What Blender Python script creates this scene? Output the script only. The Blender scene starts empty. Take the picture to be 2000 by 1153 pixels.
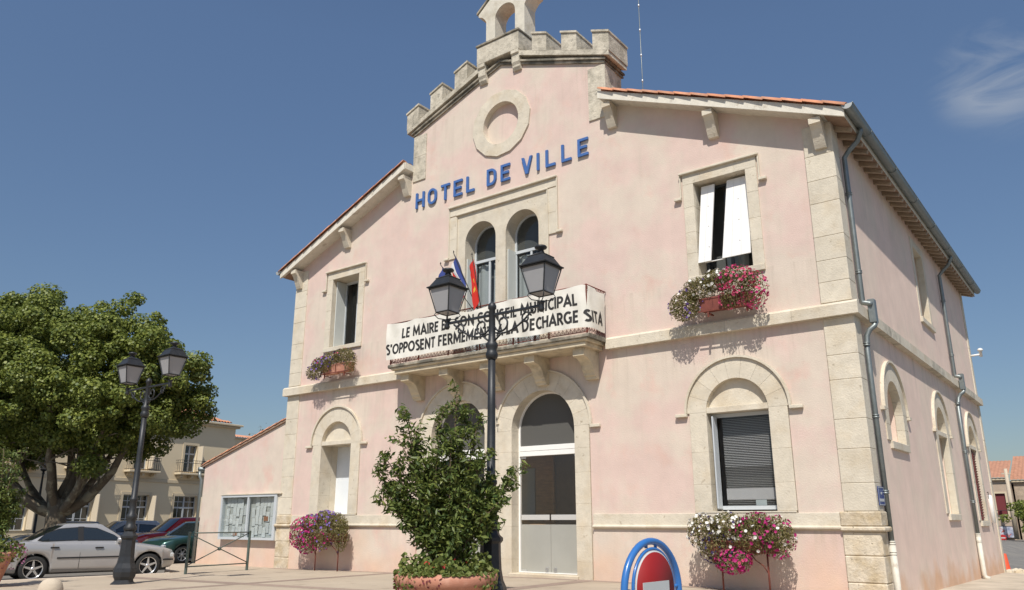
import bpy, math, random
import numpy as np
from mathutils import Vector, Matrix
from mathutils.geometry import tessellate_polygon
R = math.radians
random.seed(7); np.random.seed(7)
scene = bpy.context.scene
col = scene.collection
# ------------------------------------------------------------------ camera
cd = bpy.data.cameras.new('camera'); cam = bpy.data.objects.new('camera', cd); col.objects.link(cam)
cam.location = (12.3, -15.63, 1.40); cam.rotation_euler = (R(90 + 15.964), 0, R(37.354))
cd.sensor_width = 36; cd.lens = 27.65; cd.clip_start = .1; cd.clip_end = 3000
scene.camera = cam
# ------------------------------------------------------------------ sky and sun
SUN = Vector((.47, -1, 1.45)).normalized()
world = bpy.data.worlds.new('World'); scene.world = world; world.use_nodes = True
wt = world.node_tree; wt.nodes.clear()
def wn(t, **k):
    n = wt.nodes.new(t)
    for a, b in k.items(): setattr(n, a, b)
    return n
sky = wn('ShaderNodeTexSky', sky_type='NISHITA', sun_disc=False)
sky.sun_elevation = math.asin(SUN.z); sky.sun_rotation = math.atan2(SUN.x, SUN.y)
sky.altitude = 30; sky.air_density = 1.0; sky.dust_density = .7; sky.ozone_density = 2.6
bg = wn('ShaderNodeBackground'); bg.inputs[1].default_value = .090
tc = wn('ShaderNodeTexCoord')
# thin wisps of cirrus, real noise in the sky's own directions
mp = wn('ShaderNodeMapping'); mp.inputs['Scale'].default_value = (5, 5, 17); mp.inputs['Rotation'].default_value = (.2, .75, .1)
no = wn('ShaderNodeTexNoise'); no.inputs['Scale'].default_value = 1.6; no.inputs['Detail'].default_value = 7; no.inputs['Roughness'].default_value = .55; no.inputs['Distortion'].default_value = .9
rp = wn('ShaderNodeMapRange'); rp.inputs[1].default_value = .44; rp.inputs[2].default_value = .64; rp.inputs[4].default_value = .5
vm = wn('ShaderNodeVectorMath', operation='DISTANCE')
wt.links.new(tc.outputs['Generated'], mp.inputs[0]); wt.links.new(mp.outputs[0], no.inputs[0]); wt.links.new(no.outputs[0], rp.inputs[0])
wt.links.new(tc.outputs['Generated'], vm.inputs[0])
CLOUD_DIR = Vector((-.040, .895, .447)).normalized(); vm.inputs[1].default_value = CLOUD_DIR
mr = wn('ShaderNodeMapRange'); mr.interpolation_type = 'SMOOTHSTEP'; mr.inputs[1].default_value = .015; mr.inputs[2].default_value = .075; mr.inputs[3].default_value = 1; mr.inputs[4].default_value = 0
wt.links.new(vm.outputs['Value'], mr.inputs[0])
mul = wn('ShaderNodeMath', operation='MULTIPLY'); wt.links.new(mr.outputs[0], mul.inputs[0]); wt.links.new(rp.outputs[0], mul.inputs[1])
# the photograph's sky is greyer than a clean one
hs = wn('ShaderNodeHueSaturation'); hs.inputs['Saturation'].default_value = 1.02; hs.inputs['Value'].default_value = 1.0
wt.links.new(sky.outputs[0], hs.inputs['Color'])
sz_ = wn('ShaderNodeSeparateXYZ'); wt.links.new(tc.outputs['Generated'], sz_.inputs[0])
hz_ = wn('ShaderNodeMapRange'); hz_.inputs[1].default_value = 0; hz_.inputs[2].default_value = .55; hz_.inputs[3].default_value = .56; hz_.inputs[4].default_value = 1.0; wt.links.new(sz_.outputs['Z'], hz_.inputs[0])   # darkening painted into the low sky's colour, all the way round
hv = wn('ShaderNodeHueSaturation'); wt.links.new(hz_.outputs[0], hv.inputs['Value']); wt.links.new(hs.outputs[0], hv.inputs['Color'])
mx = wn('ShaderNodeMixRGB'); mx.inputs[2].default_value = (4.2, 4.5, 4.9, 1)
wt.links.new(mul.outputs[0], mx.inputs[0]); wt.links.new(hv.outputs[0], mx.inputs[1])
wt.links.new(mx.outputs[0], bg.inputs[0])
wo = wn('ShaderNodeOutputWorld'); wt.links.new(bg.outputs[0], wo.inputs[0])
sd = bpy.data.lights.new('sun', 'SUN'); sd.energy = 4.0; sd.angle = R(.53); sd.color = (1, .95, .87)
so = bpy.data.objects.new('sun', sd); col.objects.link(so); so.rotation_euler = SUN.to_track_quat('Z', 'Y').to_euler(); so.location = (20, -30, 40)
vs = scene.view_settings; vs.view_transform = 'Standard'; vs.look = 'None'; vs.gamma = 1; vs.use_curve_mapping = False
vs.exposure = .35
scene.cycles.max_bounces = 7; scene.cycles.transparent_max_bounces = 12
scene.cycles.use_adaptive_sampling = True
try: scene.cycles.use_denoising = True
except Exception: pass

# ------------------------------------------------------------------ materials
MATS = {}
def N(nt, t, **k):
    n = nt.nodes.new(t)
    for a, b in k.items():
        if a in n.inputs: n.inputs[a].default_value = b
        else: setattr(n, a, b)
    return n
def mat(name, c, rough=.8, metal=0, vary=0, vscale=3., c2=None, c2scale=1., c2lo=.45, c2hi=.65, bump=0, bscale=60., coat=0, piece=0, spec=.5,
        stretch=None, dark=None, attr=None, trans=0, low=None, c3=None, c3scale=8., c3lo=.6, c3hi=.7, streak=0, streakcol=(.2, .18, .15), drips=()):
    """one procedural material: base colour, blotches of a 2nd and 3rd colour, fine variation, bump, per-piece variation"""
    if name in MATS: return MATS[name]
    m = bpy.data.materials.new(name); m.use_nodes = True; nt = m.node_tree; L = nt.links.new
    b = nt.nodes['Principled BSDF']; b.inputs['Roughness'].default_value = rough; b.inputs['Metallic'].default_value = metal
    b.inputs['Coat Weight'].default_value = coat; b.inputs['Coat Roughness'].default_value = .04; b.inputs['Specular IOR Level'].default_value = spec
    geo = N(nt, 'ShaderNodeNewGeometry'); pos = geo.outputs['Position']
    if stretch:
        mm = N(nt, 'ShaderNodeMapping'); mm.inputs['Scale'].default_value = stretch; L(pos, mm.inputs[0]); posn = mm.outputs[0]
    else: posn = pos
    cur = None
    rgb = N(nt, 'ShaderNodeRGB'); rgb.outputs[0].default_value = (*c, 1); cur = rgb.outputs[0]
    def blot(col_, sc, lo, hi, cur, p=posn, det=6):
        n = N(nt, 'ShaderNodeTexNoise', Scale=sc, Detail=det, Roughness=.6); L(p, n.inputs['Vector'])
        r = N(nt, 'ShaderNodeMapRange'); r.inputs[1].default_value = lo; r.inputs[2].default_value = hi; L(n.outputs[0], r.inputs[0])
        x = N(nt, 'ShaderNodeMixRGB'); x.inputs[2].default_value = (*col_, 1); L(r.outputs[0], x.inputs[0]); L(cur, x.inputs[1]); return x.outputs[0]
    if c2: cur = blot(c2, c2scale, c2lo, c2hi, cur)
    if c3: cur = blot(c3, c3scale, c3lo, c3hi, cur)
    if streak:
        mm = N(nt, 'ShaderNodeMapping'); mm.inputs['Scale'].default_value = (5, 5, .35); L(pos, mm.inputs[0])
        n = N(nt, 'ShaderNodeTexNoise', Scale=1.3, Detail=5); L(mm.outputs[0], n.inputs['Vector'])
        r = N(nt, 'ShaderNodeMapRange'); r.inputs[1].default_value = .55; r.inputs[2].default_value = .8; r.inputs[4].default_value = streak; L(n.outputs[0], r.inputs[0])
        x = N(nt, 'ShaderNodeMixRGB'); x.inputs[2].default_value = (*streakcol, 1); L(r.outputs[0], x.inputs[0]); L(cur, x.inputs[1]); cur = x.outputs[0]
    for ze_, ln_, st_ in drips:   # rain runs below a ledge: (height of the ledge, length of the runs, strength)
        sx = N(nt, 'ShaderNodeSeparateXYZ'); L(pos, sx.inputs[0])
        mm = N(nt, 'ShaderNodeMapping'); mm.inputs['Scale'].default_value = (3.2, 3.2, .16); L(pos, mm.inputs[0])
        n = N(nt, 'ShaderNodeTexNoise', Scale=2.2, Detail=7, Roughness=.7); L(mm.outputs[0], n.inputs['Vector'])
        r = N(nt, 'ShaderNodeMapRange'); r.inputs[1].default_value = .50; r.inputs[2].default_value = .74; L(n.outputs[0], r.inputs[0])
        q = N(nt, 'ShaderNodeMapRange'); q.inputs[1].default_value = ze_ - ln_; q.inputs[2].default_value = ze_; q.inputs[4].default_value = st_; L(sx.outputs['Z'], q.inputs[0])
        lt = N(nt, 'ShaderNodeMath', operation='LESS_THAN'); lt.inputs[1].default_value = ze_ + .02; L(sx.outputs['Z'], lt.inputs[0])
        a = N(nt, 'ShaderNodeMath', operation='MULTIPLY'); L(r.outputs[0], a.inputs[0]); L(q.outputs[0], a.inputs[1])
        a2 = N(nt, 'ShaderNodeMath', operation='MULTIPLY'); L(a.outputs[0], a2.inputs[0]); L(lt.outputs[0], a2.inputs[1])
        x = N(nt, 'ShaderNodeMixRGB'); x.inputs[2].default_value = (.36, .30, .23, 1); L(a2.outputs[0], x.inputs[0]); L(cur, x.inputs[1]); cur = x.outputs[0]
    if low:   # stain rising from the foot of a wall: (colour, height, strength)
        sx = N(nt, 'ShaderNodeSeparateXYZ'); L(pos, sx.inputs[0])
        n = N(nt, 'ShaderNodeTexNoise', Scale=1.1, Detail=5); L(pos, n.inputs['Vector'])
        a = N(nt, 'ShaderNodeMath', operation='MULTIPLY_ADD'); a.inputs[1].default_value = -2.2; L(n.outputs[0], a.inputs[0]); L(sx.outputs['Z'], a.inputs[2])
        r = N(nt, 'ShaderNodeMapRange'); r.inputs[1].default_value = low[1] - 1.1; r.inputs[2].default_value = -1.3; r.inputs[3].default_value = 0; r.inputs[4].default_value = low[2]; L(a.outputs[0], r.inputs[0])
        x = N(nt, 'ShaderNodeMixRGB'); x.inputs[2].default_value = (*low[0], 1); L(r.outputs[0], x.inputs[0]); L(cur, x.inputs[1]); cur = x.outputs[0]
    if vary:
        n = N(nt, 'ShaderNodeTexNoise', Scale=vscale, Detail=8, Roughness=.65); L(posn, n.inputs['Vector'])
        r = N(nt, 'ShaderNodeMapRange'); r.inputs[1].default_value = .3; r.inputs[2].default_value = .7; r.inputs[3].default_value = 1 - vary; r.inputs[4].default_value = 1 + vary; L(n.outputs[0], r.inputs[0])
        h = N(nt, 'ShaderNodeHueSaturation'); L(r.outputs[0], h.inputs['Value']); L(cur, h.inputs['Color']); cur = h.outputs[0]
    if piece:
        oi = N(nt, 'ShaderNodeObjectInfo')
        r = N(nt, 'ShaderNodeMapRange'); r.inputs[3].default_value = 1 - piece; r.inputs[4].default_value = 1 + piece; L(oi.outputs['Random'], r.inputs[0])
        h = N(nt, 'ShaderNodeHueSaturation'); L(r.outputs[0], h.inputs['Value']); L(cur, h.inputs['Color']); cur = h.outputs[0]
    if attr:
        at = N(nt, 'ShaderNodeAttribute'); at.attribute_name = 'rnd'
        x = N(nt, 'ShaderNodeMixRGB'); x.inputs[2].default_value = (*attr, 1); L(at.outputs['Fac'], x.inputs[0]); L(cur, x.inputs[1]); cur = x.outputs[0]
    L(cur, b.inputs['Base Color'])
    if bump:
        n = N(nt, 'ShaderNodeTexNoise', Scale=bscale, Detail=6, Roughness=.6); L(posn, n.inputs['Vector'])
        bp = N(nt, 'ShaderNodeBump', Strength=bump, Distance=.02); L(n.outputs[0], bp.inputs['Height']); L(bp.outputs[0], b.inputs['Normal'])
    if trans:
        tl = N(nt, 'ShaderNodeBsdfTranslucent'); L(cur, tl.inputs[0]); ms = N(nt, 'ShaderNodeMixShader'); ms.inputs[0].default_value = trans
        L(b.outputs[0], ms.inputs[1]); L(tl.outputs[0], ms.inputs[2]); L(ms.outputs[0], nt.nodes['Material Output'].inputs[0])
    MATS[name] = m; return m
def glass(name, tint=(.6, .65, .65), mixr=.12, rough=.02):
    m = bpy.data.materials.new(name); m.use_nodes = True; nt = m.node_tree; nt.nodes.clear(); L = nt.links.new
    t = N(nt, 'ShaderNodeBsdfTransparent'); t.inputs[0].default_value = (*tint, 1)
    g = N(nt, 'ShaderNodeBsdfGlossy'); g.inputs['Roughness'].default_value = rough; g.inputs[0].default_value = (.8, .8, .8, 1)
    f = N(nt, 'ShaderNodeFresnel'); f.inputs[0].default_value = 1.5
    a = N(nt, 'ShaderNodeMath', operation='ADD'); a.inputs[1].default_value = mixr; L(f.outputs[0], a.inputs[0])
    ge = N(nt, 'ShaderNodeNewGeometry'); iv = N(nt, 'ShaderNodeMath', operation='SUBTRACT'); iv.inputs[0].default_value = 1; L(ge.outputs['Backfacing'], iv.inputs[1])
    mu = N(nt, 'ShaderNodeMath', operation='MULTIPLY'); L(a.outputs[0], mu.inputs[0]); L(iv.outputs[0], mu.inputs[1])   # the far side of a thin pane only lets light through
    ms = N(nt, 'ShaderNodeMixShader'); L(mu.outputs[0], ms.inputs[0]); L(t.outputs[0], ms.inputs[1]); L(g.outputs[0], ms.inputs[2])
    o = N(nt, 'ShaderNodeOutputMaterial'); L(ms.outputs[0], o.inputs[0]); return m

M_PINK = mat('pink_render', (.62, .475, .415), .92, vary=.07, vscale=1.7, c2=(.61, .52, .435), c2scale=.6, c2lo=.44, c2hi=.57, c3=(.62, .44, .37), c3scale=1.3, c3lo=.56, c3hi=.72, bump=.3, bscale=35, low=((.66, .44, .31), 1.0, .75), streak=.5, streakcol=(.53, .45, .37), drips=((5.2, 1.5, .55), (6.45, .9, .5), (12.9, 2.2, .5), (1.22, .8, .4)))
M_SIDE = mat('side_render', (.76, .585, .49), .92, vary=.08, vscale=1.3, c2=(.72, .59, .48), c2scale=.5, c2lo=.42, c2hi=.60, bump=.3, bscale=30, low=((.66, .42, .27), .35, .95), streak=.4, streakcol=(.55, .45, .38), drips=((5.2, 1.6, .5), (9.2, 1.4, .35)))
M_STONE = mat('cream_stone', (.60, .54, .435), .9, vary=.10, vscale=4, c2=(.55, .47, .35), c2scale=1.4, c2lo=.5, c2hi=.68, c3=(.40, .34, .25), c3scale=9, c3lo=.64, c3hi=.72, bump=.45, bscale=28, piece=.035, low=((.50, .40, .27), .9, .6))
M_ROUGH = mat('pitted_stone', (.60, .52, .40), .95, vary=.16, vscale=9, c2=(.50, .40, .26), c2scale=2.2, c2lo=.45, c2hi=.62, c3=(.22, .18, .12), c3scale=13, c3lo=.63, c3hi=.69, bump=1.0, bscale=16, piece=.10)
M_JOINT = mat('old_mortar', (.50, .43, .33), .95, vary=.1, vscale=12)
M_WEATH = mat('weathered_stone', (.54, .49, .395), .95, vary=.18, vscale=7, c2=(.37, .335, .265), c2scale=2.6, c2lo=.47, c2hi=.62, c3=(.16, .15, .125), c3scale=5, c3lo=.60, c3hi=.74, bump=.7, bscale=22, piece=.07)
M_LICHEN = mat('black_lichen_stone', (.34, .30, .235), .95, vary=.25, vscale=9, c2=(.13, .12, .095), c2scale=2.1, c2lo=.42, c2hi=.58, bump=.7, bscale=25)
M_BELL = mat('pale_bell_stone', (.60, .56, .47), .9, vary=.1, vscale=5, c2=(.46, .41, .32), c2scale=1.8, c2lo=.5, c2hi=.7, bump=.4, bscale=24)
M_SLAB = mat('balcony_stone', (.58, .50, .36), .9, vary=.12, vscale=6, c2=(.36, .31, .23), c2scale=2.5, c2lo=.5, c2hi=.7, bump=.5)
M_TILE = mat('terracotta_tile', (.55, .235, .125), .85, vary=.14, vscale=9, c2=(.46, .25, .16), c2scale=3, piece=.16, bump=.3)
M_WHITEP = mat('white_paint', (.80, .79, .76), .55, vary=.03, vscale=8, bump=.05)
M_FASCIA = mat('painted_board', (.66, .62, .53), .75, vary=.10, vscale=7, c2=(.45, .40, .32), c2scale=4, c2lo=.58, c2hi=.7, bump=.3)
M_WOOD = mat('eave_timber', (.36, .28, .20), .8, vary=.2, vscale=9, piece=.12, bump=.3)
M_SOFFIT = mat('eave_board', (.28, .185, .13), .85, vary=.2, vscale=7)
M_ZINC = mat('zinc', (.21, .235, .235), .45, .55, vary=.15, vscale=5, bump=.1)
M_PIPEW = mat('pale_iron_pipe', (.60, .57, .49), .6, vary=.12, vscale=7, c2=(.40, .33, .25), c2scale=4, c2lo=.6, c2hi=.7)
M_PVC = mat('grey_frame', (.50, .53, .55), .45, vary=.04)
M_BLUE = mat('blue_letter_paint', (.055, .135, .36), .5, vary=.12, vscale=12)
M_BANNER = mat('banner_canvas', (.77, .75, .68), .8, vary=.05, vscale=3, c2=(.68, .66, .58), c2scale=1.6, bump=.15, bscale=9, trans=.12)
M_INK = mat('black_ink', (.022, .021, .02), .7)
M_RUST = mat('rusty_iron', (.17, .045, .03), .8, .2, vary=.3, vscale=14)
M_IRON = mat('black_iron_paint', (.022, .024, .027), .48, .1, vary=.25, vscale=9, spec=.5, bump=.12)
M_MILK = mat('frosted_lamp_glass', (.42, .42, .43), .35, vary=.03, trans=.25)
M_TERRA = mat('terracotta_pot', (.46, .205, .135), .8, vary=.08, vscale=6, c2=(.52, .30, .22), c2scale=3, c2lo=.5, c2hi=.7, bump=.2)
M_BROWNP = mat('brown_plastic_box', (.20, .055, .04), .6, vary=.15, vscale=9)
M_SOIL = mat('soil', (.06, .04, .025), .95, vary=.3, vscale=20, bump=.8)
M_CURT = mat('net_curtain', (.62, .64, .64), .9, vary=.06, trans=.35)
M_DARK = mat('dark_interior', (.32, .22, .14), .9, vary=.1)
M_WOODP = mat('oak_panel', (.62, .36, .15), .5, vary=.2, vscale=5, stretch=(1, 1, 5))
M_BLIND = mat('blind_slat', (.52, .48, .48), .55, vary=.05)
M_GLASS = glass('window_glass', (.88, .9, .9), .0); M_GLASSD = glass('door_glass', (.90, .88, .84), .07, .22)
M_FROST = mat('frosted_glass', (.35, .345, .31), .28, vary=.06, vscale=1.5, spec=.6)
M_STEEL = mat('brushed_steel', (.50, .50, .50), .35, .8, vary=.05)
M_LEAF = mat('shrub_leaf', (.058, .098, .026), .45, attr=(.24, .27, .065), trans=.28, spec=.35)
M_LEAFD = mat('dry_petunia_leaf', (.115, .125, .035), .7, attr=(.30, .22, .085), trans=.3)
M_LEAFG = mat('bedding_leaf', (.10, .145, .030), .6, attr=(.25, .27, .07), trans=.3)
M_PLANE = mat('plane_leaf', (.095, .135, .030), .5, attr=(.34, .37, .075), trans=.35, spec=.4)
M_BARK = mat('plane_bark', (.145, .115, .08), .9, vary=.2, vscale=3, c2=(.27, .24, .17), c2scale=2.4, c2lo=.52, c2hi=.60, bump=.5)
M_TWIG = mat('twig', (.10, .07, .04), .9)
M_YEL = mat('ochre_render', (.72, .60, .41), .93, vary=.06, vscale=.8, c2=(.66, .55, .38), c2scale=.4, bump=.1)
M_YTRIM = mat('pale_ochre_trim', (.56, .47, .33), .9, vary=.05)
M_GFRAME = mat('grey_window_frame', (.40, .43, .46), .6)
M_DGLASS = mat('dark_window_glass', (.012, .015, .018), .06, spec=.9)
M_ASPH = mat('asphalt', (.17, .16, .145), .93, vary=.2, vscale=3, c2=(.21, .195, .17), c2scale=.5, bump=.5, bscale=90)
M_CAR = mat('car_park_surface', (.16, .145, .125), .93, vary=.15, vscale=2, bump=.4, bscale=80)
M_PAVE = mat('plaza_paving', (.42, .35, .265), .9, vary=.07, vscale=2, c2=(.37, .30, .225), c2scale=.5, c2lo=.45, c2hi=.65, c3=(.25, .20, .15), c3scale=1.8, c3lo=.58, c3hi=.76, bump=.3, bscale=45, piece=.03)
M_BAND = mat('cobble_band', (.30, .225, .18), .93, vary=.16, vscale=10, piece=.14, bump=.5)
M_KERB = mat('kerb_stone', (.44, .37, .30), .9, vary=.12, vscale=4, piece=.06, bump=.4)
M_SIDEW = mat('side_pavement', (.48, .41, .32), .93, vary=.12, vscale=1.5, c2=(.34, .29, .22), c2scale=.9, bump=.4)
M_BOLL = mat('bollard_concrete', (.50, .42, .32), .9, vary=.06, vscale=8, bump=.4, bscale=60)
M_GREENP = mat('green_grey_paint', (.085, .115, .10), .5, .1, vary=.1)
M_RED = mat('red_sign_face', (.27, .008, .008), .62, vary=.05, vscale=2)
M_SIGNW = mat('white_sign_face', (.50, .52, .52), .45, vary=.04)
M_SBLUE = mat('blue_tube_paint', (.035, .15, .42), .28, coat=.3, vary=.06)
M_GALV = mat('galvanised', (.55, .56, .56), .4, .5)

# ------------------------------------------------------------------ mesh helpers
class MB:
    def __init__(s): s.v = []; s.f = []; s.sm = []
    def add(s, vs_, fs, smooth=False):
        o = len(s.v); s.v += [tuple(p) for p in vs_]; s.f += [tuple(i + o for i in f) for f in fs]; s.sm += [smooth] * len(fs); return s
    def box(s, x0, x1, y0, y1, z0, z1, c=0):
        x0, x1 = min(x0, x1), max(x0, x1); y0, y1 = min(y0, y1), max(y0, y1); z0, z1 = min(z0, z1), max(z0, z1)
        if c:
            c = min(c, (x1 - x0) * .4, (y1 - y0) * .4, (z1 - z0) * .4)
            V = []
            for X, sx in ((x0, 1), (x1, -1)):
                for Y, sy in ((y0, 1), (y1, -1)):
                    for Z, sz in ((z0, 1), (z1, -1)):
                        V += [(X, Y + c * sy, Z + c * sz), (X + c * sx, Y, Z + c * sz), (X + c * sx, Y + c * sy, Z)]
            F = []
            def i(a, b, d, k): return (a * 4 + b * 2 + d) * 3 + k
            for a in (0, 1): F.append((i(a, 0, 0, 0), i(a, 1, 0, 0), i(a, 1, 1, 0), i(a, 0, 1, 0))[::(1 if a else -1)])
            for b in (0, 1): F.append((i(0, b, 0, 1), i(0, b, 1, 1), i(1, b, 1, 1), i(1, b, 0, 1))[::(1 if b else -1)])
            for d in (0, 1): F.append((i(0, 0, d, 2), i(1, 0, d, 2), i(1, 1, d, 2), i(0, 1, d, 2))[::(1 if d else -1)])
            for b in (0, 1):
                for d in (0, 1): F.append((i(0, b, d, 1), i(0, b, d, 2), i(1, b, d, 2), i(1, b, d, 1)))
            for a in (0, 1):
                for d in (0, 1): F.append((i(a, 0, d, 0), i(a, 0, d, 2), i(a, 1, d, 2), i(a, 1, d, 0)))
                for b in (0, 1): F.append((i(a, b, 0, 0), i(a, b, 0, 1), i(a, b, 1, 1), i(a, b, 1, 0)))
            for a in (0, 1):
                for b in (0, 1):
                    for d in (0, 1): F.append((i(a, b, d, 0), i(a, b, d, 1), i(a, b, d, 2)))
            return s.add(V, F)
        V = [(x, y, z) for x in (x0, x1) for y in (y0, y1) for z in (z0, z1)]
        return s.add(V, [(0, 1, 3, 2), (4, 6, 7, 5), (0, 4, 5, 1), (2, 3, 7, 6), (0, 2, 6, 4), (1, 5, 7, 3)])
    def prism(s, loops, a0, a1, plane='xz'):
        """loops of 2D points (first outer, rest holes) pushed from a0 to a1 along the third axis"""
        if not isinstance(loops[0][0], (tuple, list)): loops = [loops]
        P = [p for l in loops for p in l]
        def m(p, a):
            if plane == 'xz': return (p[0], a, p[1])
            if plane == 'yz': return (a, p[0], p[1])
            return (p[0], p[1], a)
        tr = tessellate_polygon([[Vector((p[0], p[1], 0)) for p in l] for l in loops])
        n = len(P); V = [m(p, a0) for p in P] + [m(p, a1) for p in P]
        F = [t for t in tr] + [tuple(i + n for i in t[::-1]) for t in tr]
        o = 0
        for l in loops:
            k = len(l)
            F += [(o + i, o + (i + 1) % k, n + o + (i + 1) % k, n + o + i) for i in range(k)]; o += k
        return s.add(V, F)
    def tube(s, pts, r, n=8, closed=False, caps=True, smooth=True):
        pts = [Vector(p) for p in pts]; k = len(pts); rr = r if isinstance(r, (list, tuple)) else [r] * k
        V = []; prev = None
        for i, p in enumerate(pts):
            if closed: t = (pts[(i + 1) % k] - pts[i - 1])
            else: t = pts[min(i + 1, k - 1)] - pts[max(i - 1, 0)]
            t.normalize()
            if prev is None:
                a = Vector((0, 0, 1)) if abs(t.z) < .9 else Vector((1, 0, 0)); u = t.cross(a).normalized()
            else: u = (prev - t * prev.dot(t)).normalized()
            prev = u; w = t.cross(u)
            for j in range(n):
                an = 2 * math.pi * j / n; V.append(p + (u * math.cos(an) + w * math.sin(an)) * rr[i])
        F = []
        for i in range(k if closed else k - 1):
            for j in range(n):
                a = i * n + j; b = i * n + (j + 1) % n; c = ((i + 1) % k) * n + (j + 1) % n; d = ((i + 1) % k) * n + j; F.append((a, b, c, d))
        if caps and not closed: F += [tuple(range(n))[::-1], tuple((k - 1) * n + j for j in range(n))]
        return s.add(V, F, smooth)
    def lathe(s, prof, n=24, c=(0, 0, 0), smooth=True, axis='z', ang=0, caps=True):
        V = []; F = []
        for (r_, z) in prof:
            for j in range(n):
                a = 2 * math.pi * j / n + ang
                q = (r_ * math.cos(a), r_ * math.sin(a), z)
                if axis == 'y': q = (q[0], q[2], q[1])
                if axis == 'x': q = (q[2], q[0], q[1])
                V.append((q[0] + c[0], q[1] + c[1], q[2] + c[2]))
        for i in range(len(prof) - 1):
            for j in range(n): F.append((i * n + j, i * n + (j + 1) % n, (i + 1) * n + (j + 1) % n, (i + 1) * n + j))
        if caps and prof[0][0] > 1e-6: F.append(tuple(range(n))[::-1])
        if caps and prof[-1][0] > 1e-6: F.append(tuple((len(prof) - 1) * n + j for j in range(n)))
        return s.add(V, F, smooth)
    def sheet(s, rows, smooth=True):
        k = len(rows[0]); V = [p for r_ in rows for p in r_]
        return s.add(V, [(i * k + j, i * k + j + 1, (i + 1) * k + j + 1, (i + 1) * k + j) for i in range(len(rows) - 1) for j in range(k - 1)], smooth)
    def data(s, name, *mats):
        me = bpy.data.meshes.new(name); me.from_pydata(s.v, [], s.f)
        for m in mats: me.materials.append(m)
        me.polygons.foreach_set('use_smooth', s.sm); me.update()
        import bmesh
        bm = bmesh.new(); bm.from_mesh(me); bmesh.ops.recalc_face_normals(bm, faces=bm.faces); bm.to_mesh(me); bm.free()
        return me
    def build(s, name, m, parent=None, **k): return link(name, s.data(name, m), parent, **k)
def link(name, me, parent=None, label=None, cat=None, group=None, kind=None, loc=None, rot=None):
    o = bpy.data.objects.new(name, me); col.objects.link(o)
    if parent is not None: o.parent = parent
    if loc is not None: o.location = loc
    if rot is not None: o.rotation_euler = rot
    tag(o, label, cat, group, kind); return o
def tag(o, label=None, cat=None, group=None, kind=None):
    for a, b in (('label', label), ('category', cat), ('group', group), ('kind', kind)):
        if b: o[a] = b
    return o
def thing(name, label, cat, loc=(0, 0, 0), rz=0, group=None):
    o = bpy.data.objects.new(name, None); col.objects.link(o); o.location = loc; o.rotation_euler = (0, 0, rz); o.empty_display_size = .2
    return tag(o, label, cat, group)
def copy_tree(o, parent=None):
    c = o.copy(); col.objects.link(c)
    if parent is not None: c.parent = parent; c.matrix_parent_inverse = o.matrix_parent_inverse
    for ch in list(CH.get(o.name, [])) or [x for x in o.children]: copy_tree(ch, c)
    return c
CH = {}
def arc(cx, cz, r, a0, a1, n): return [(cx + r * math.cos(R(a0 + (a1 - a0) * i / n)), cz + r * math.sin(R(a0 + (a1 - a0) * i / n))) for i in range(n + 1)]
def arch_open(cx, hw, z0, zs, n=20):  # jambs plus a round head
    return [(cx - hw, z0)] + [(cx + hw, z0)] + arc(cx, zs, hw, 0, 180, n)
def text_mesh(txt, h, off=0, ext=0, res=3):
    cu = bpy.data.curves.new('letters', 'FONT'); cu.body = txt; cu.size = 1; cu.offset = off; cu.extrude = ext; cu.resolution_u = res
    ob = bpy.data.objects.new('letters', cu); col.objects.link(ob)
    dg = bpy.context.evaluated_depsgraph_get(); me = bpy.data.meshes.new_from_object(ob.evaluated_get(dg))
    bpy.data.objects.remove(ob); bpy.data.curves.remove(cu)
    co = np.empty(len(me.vertices) * 3); me.vertices.foreach_get('co', co); co = co.reshape(-1, 3)
    return me, co
def fit_text(txt, x0, x1, z0, z1, yfun, m, name, parent=None, ext=0, off=.015, shear=0, **k):
    me, co = text_mesh(txt, 1, off, ext)
    mn = co.min(0); mxx = co.max(0)
    X = x0 + (co[:, 0] - mn[0]) / (mxx[0] - mn[0]) * (x1 - x0); Z = z0 + (co[:, 1] - mn[1]) / (mxx[1] - mn[1]) * (z1 - z0); X = X + shear * (Z - z0)
    Y = yfun(X, Z) - co[:, 2] * 1.0
    me.vertices.foreach_set('co', np.stack([X, Y, Z], 1).ravel()); me.materials.clear(); me.materials.append(m); me.update(); me.name = name
    return link(name, me, parent, **k)

# ================================================================== GROUND
def sstep(a, b, x): t = min(1, max(0, (x - a) / (b - a))); return t * t * (3 - 2 * t)
def gz(x, y):
    """height of the plaza and of the side street, which falls gently away"""
    a = .013 * min(max(x + 8.65, 0), 10) * (1 - sstep(4, 9, x))
    return a - .018 * max(0, min(y, 120)) * sstep(6, 9, x)
def ground_sheet(name, m, xs, ys, dz=0, keep=None):
    mb = MB(); V = {}; vs_ = []; fs = []
    for i, x in enumerate(xs):
        for j, y in enumerate(ys): vs_.append((x, y, gz(x, y) + dz))
    k = len(ys)
    for i in range(len(xs) - 1):
        for j in range(k - 1):
            if keep and not keep((xs[i] + xs[i + 1]) / 2, (ys[j] + ys[j + 1]) / 2): continue
            fs.append((i * k + j, (i + 1) * k + j, (i + 1) * k + j + 1, i * k + j + 1))
    mb.add(vs_, fs); return mb.build(name, m, kind='structure')
MB().box(-600, 600, -600, 900, -7, -4).build('ground', M_ASPH, kind='structure')
mb = MB(); gx = [-600, -120, -60, -40, -20, -9.2]; mb.sheet([[(x, y, -.10) for y in (-600, -40, -15, 0, 60, 900)] for x in gx], False)
mb.build('car_park', M_CAR, kind='structure')
KERB = [(-10.5, -16), (-9.62, -7.4), (-9.02, -3.25), (-13.35, -.75)]
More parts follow.
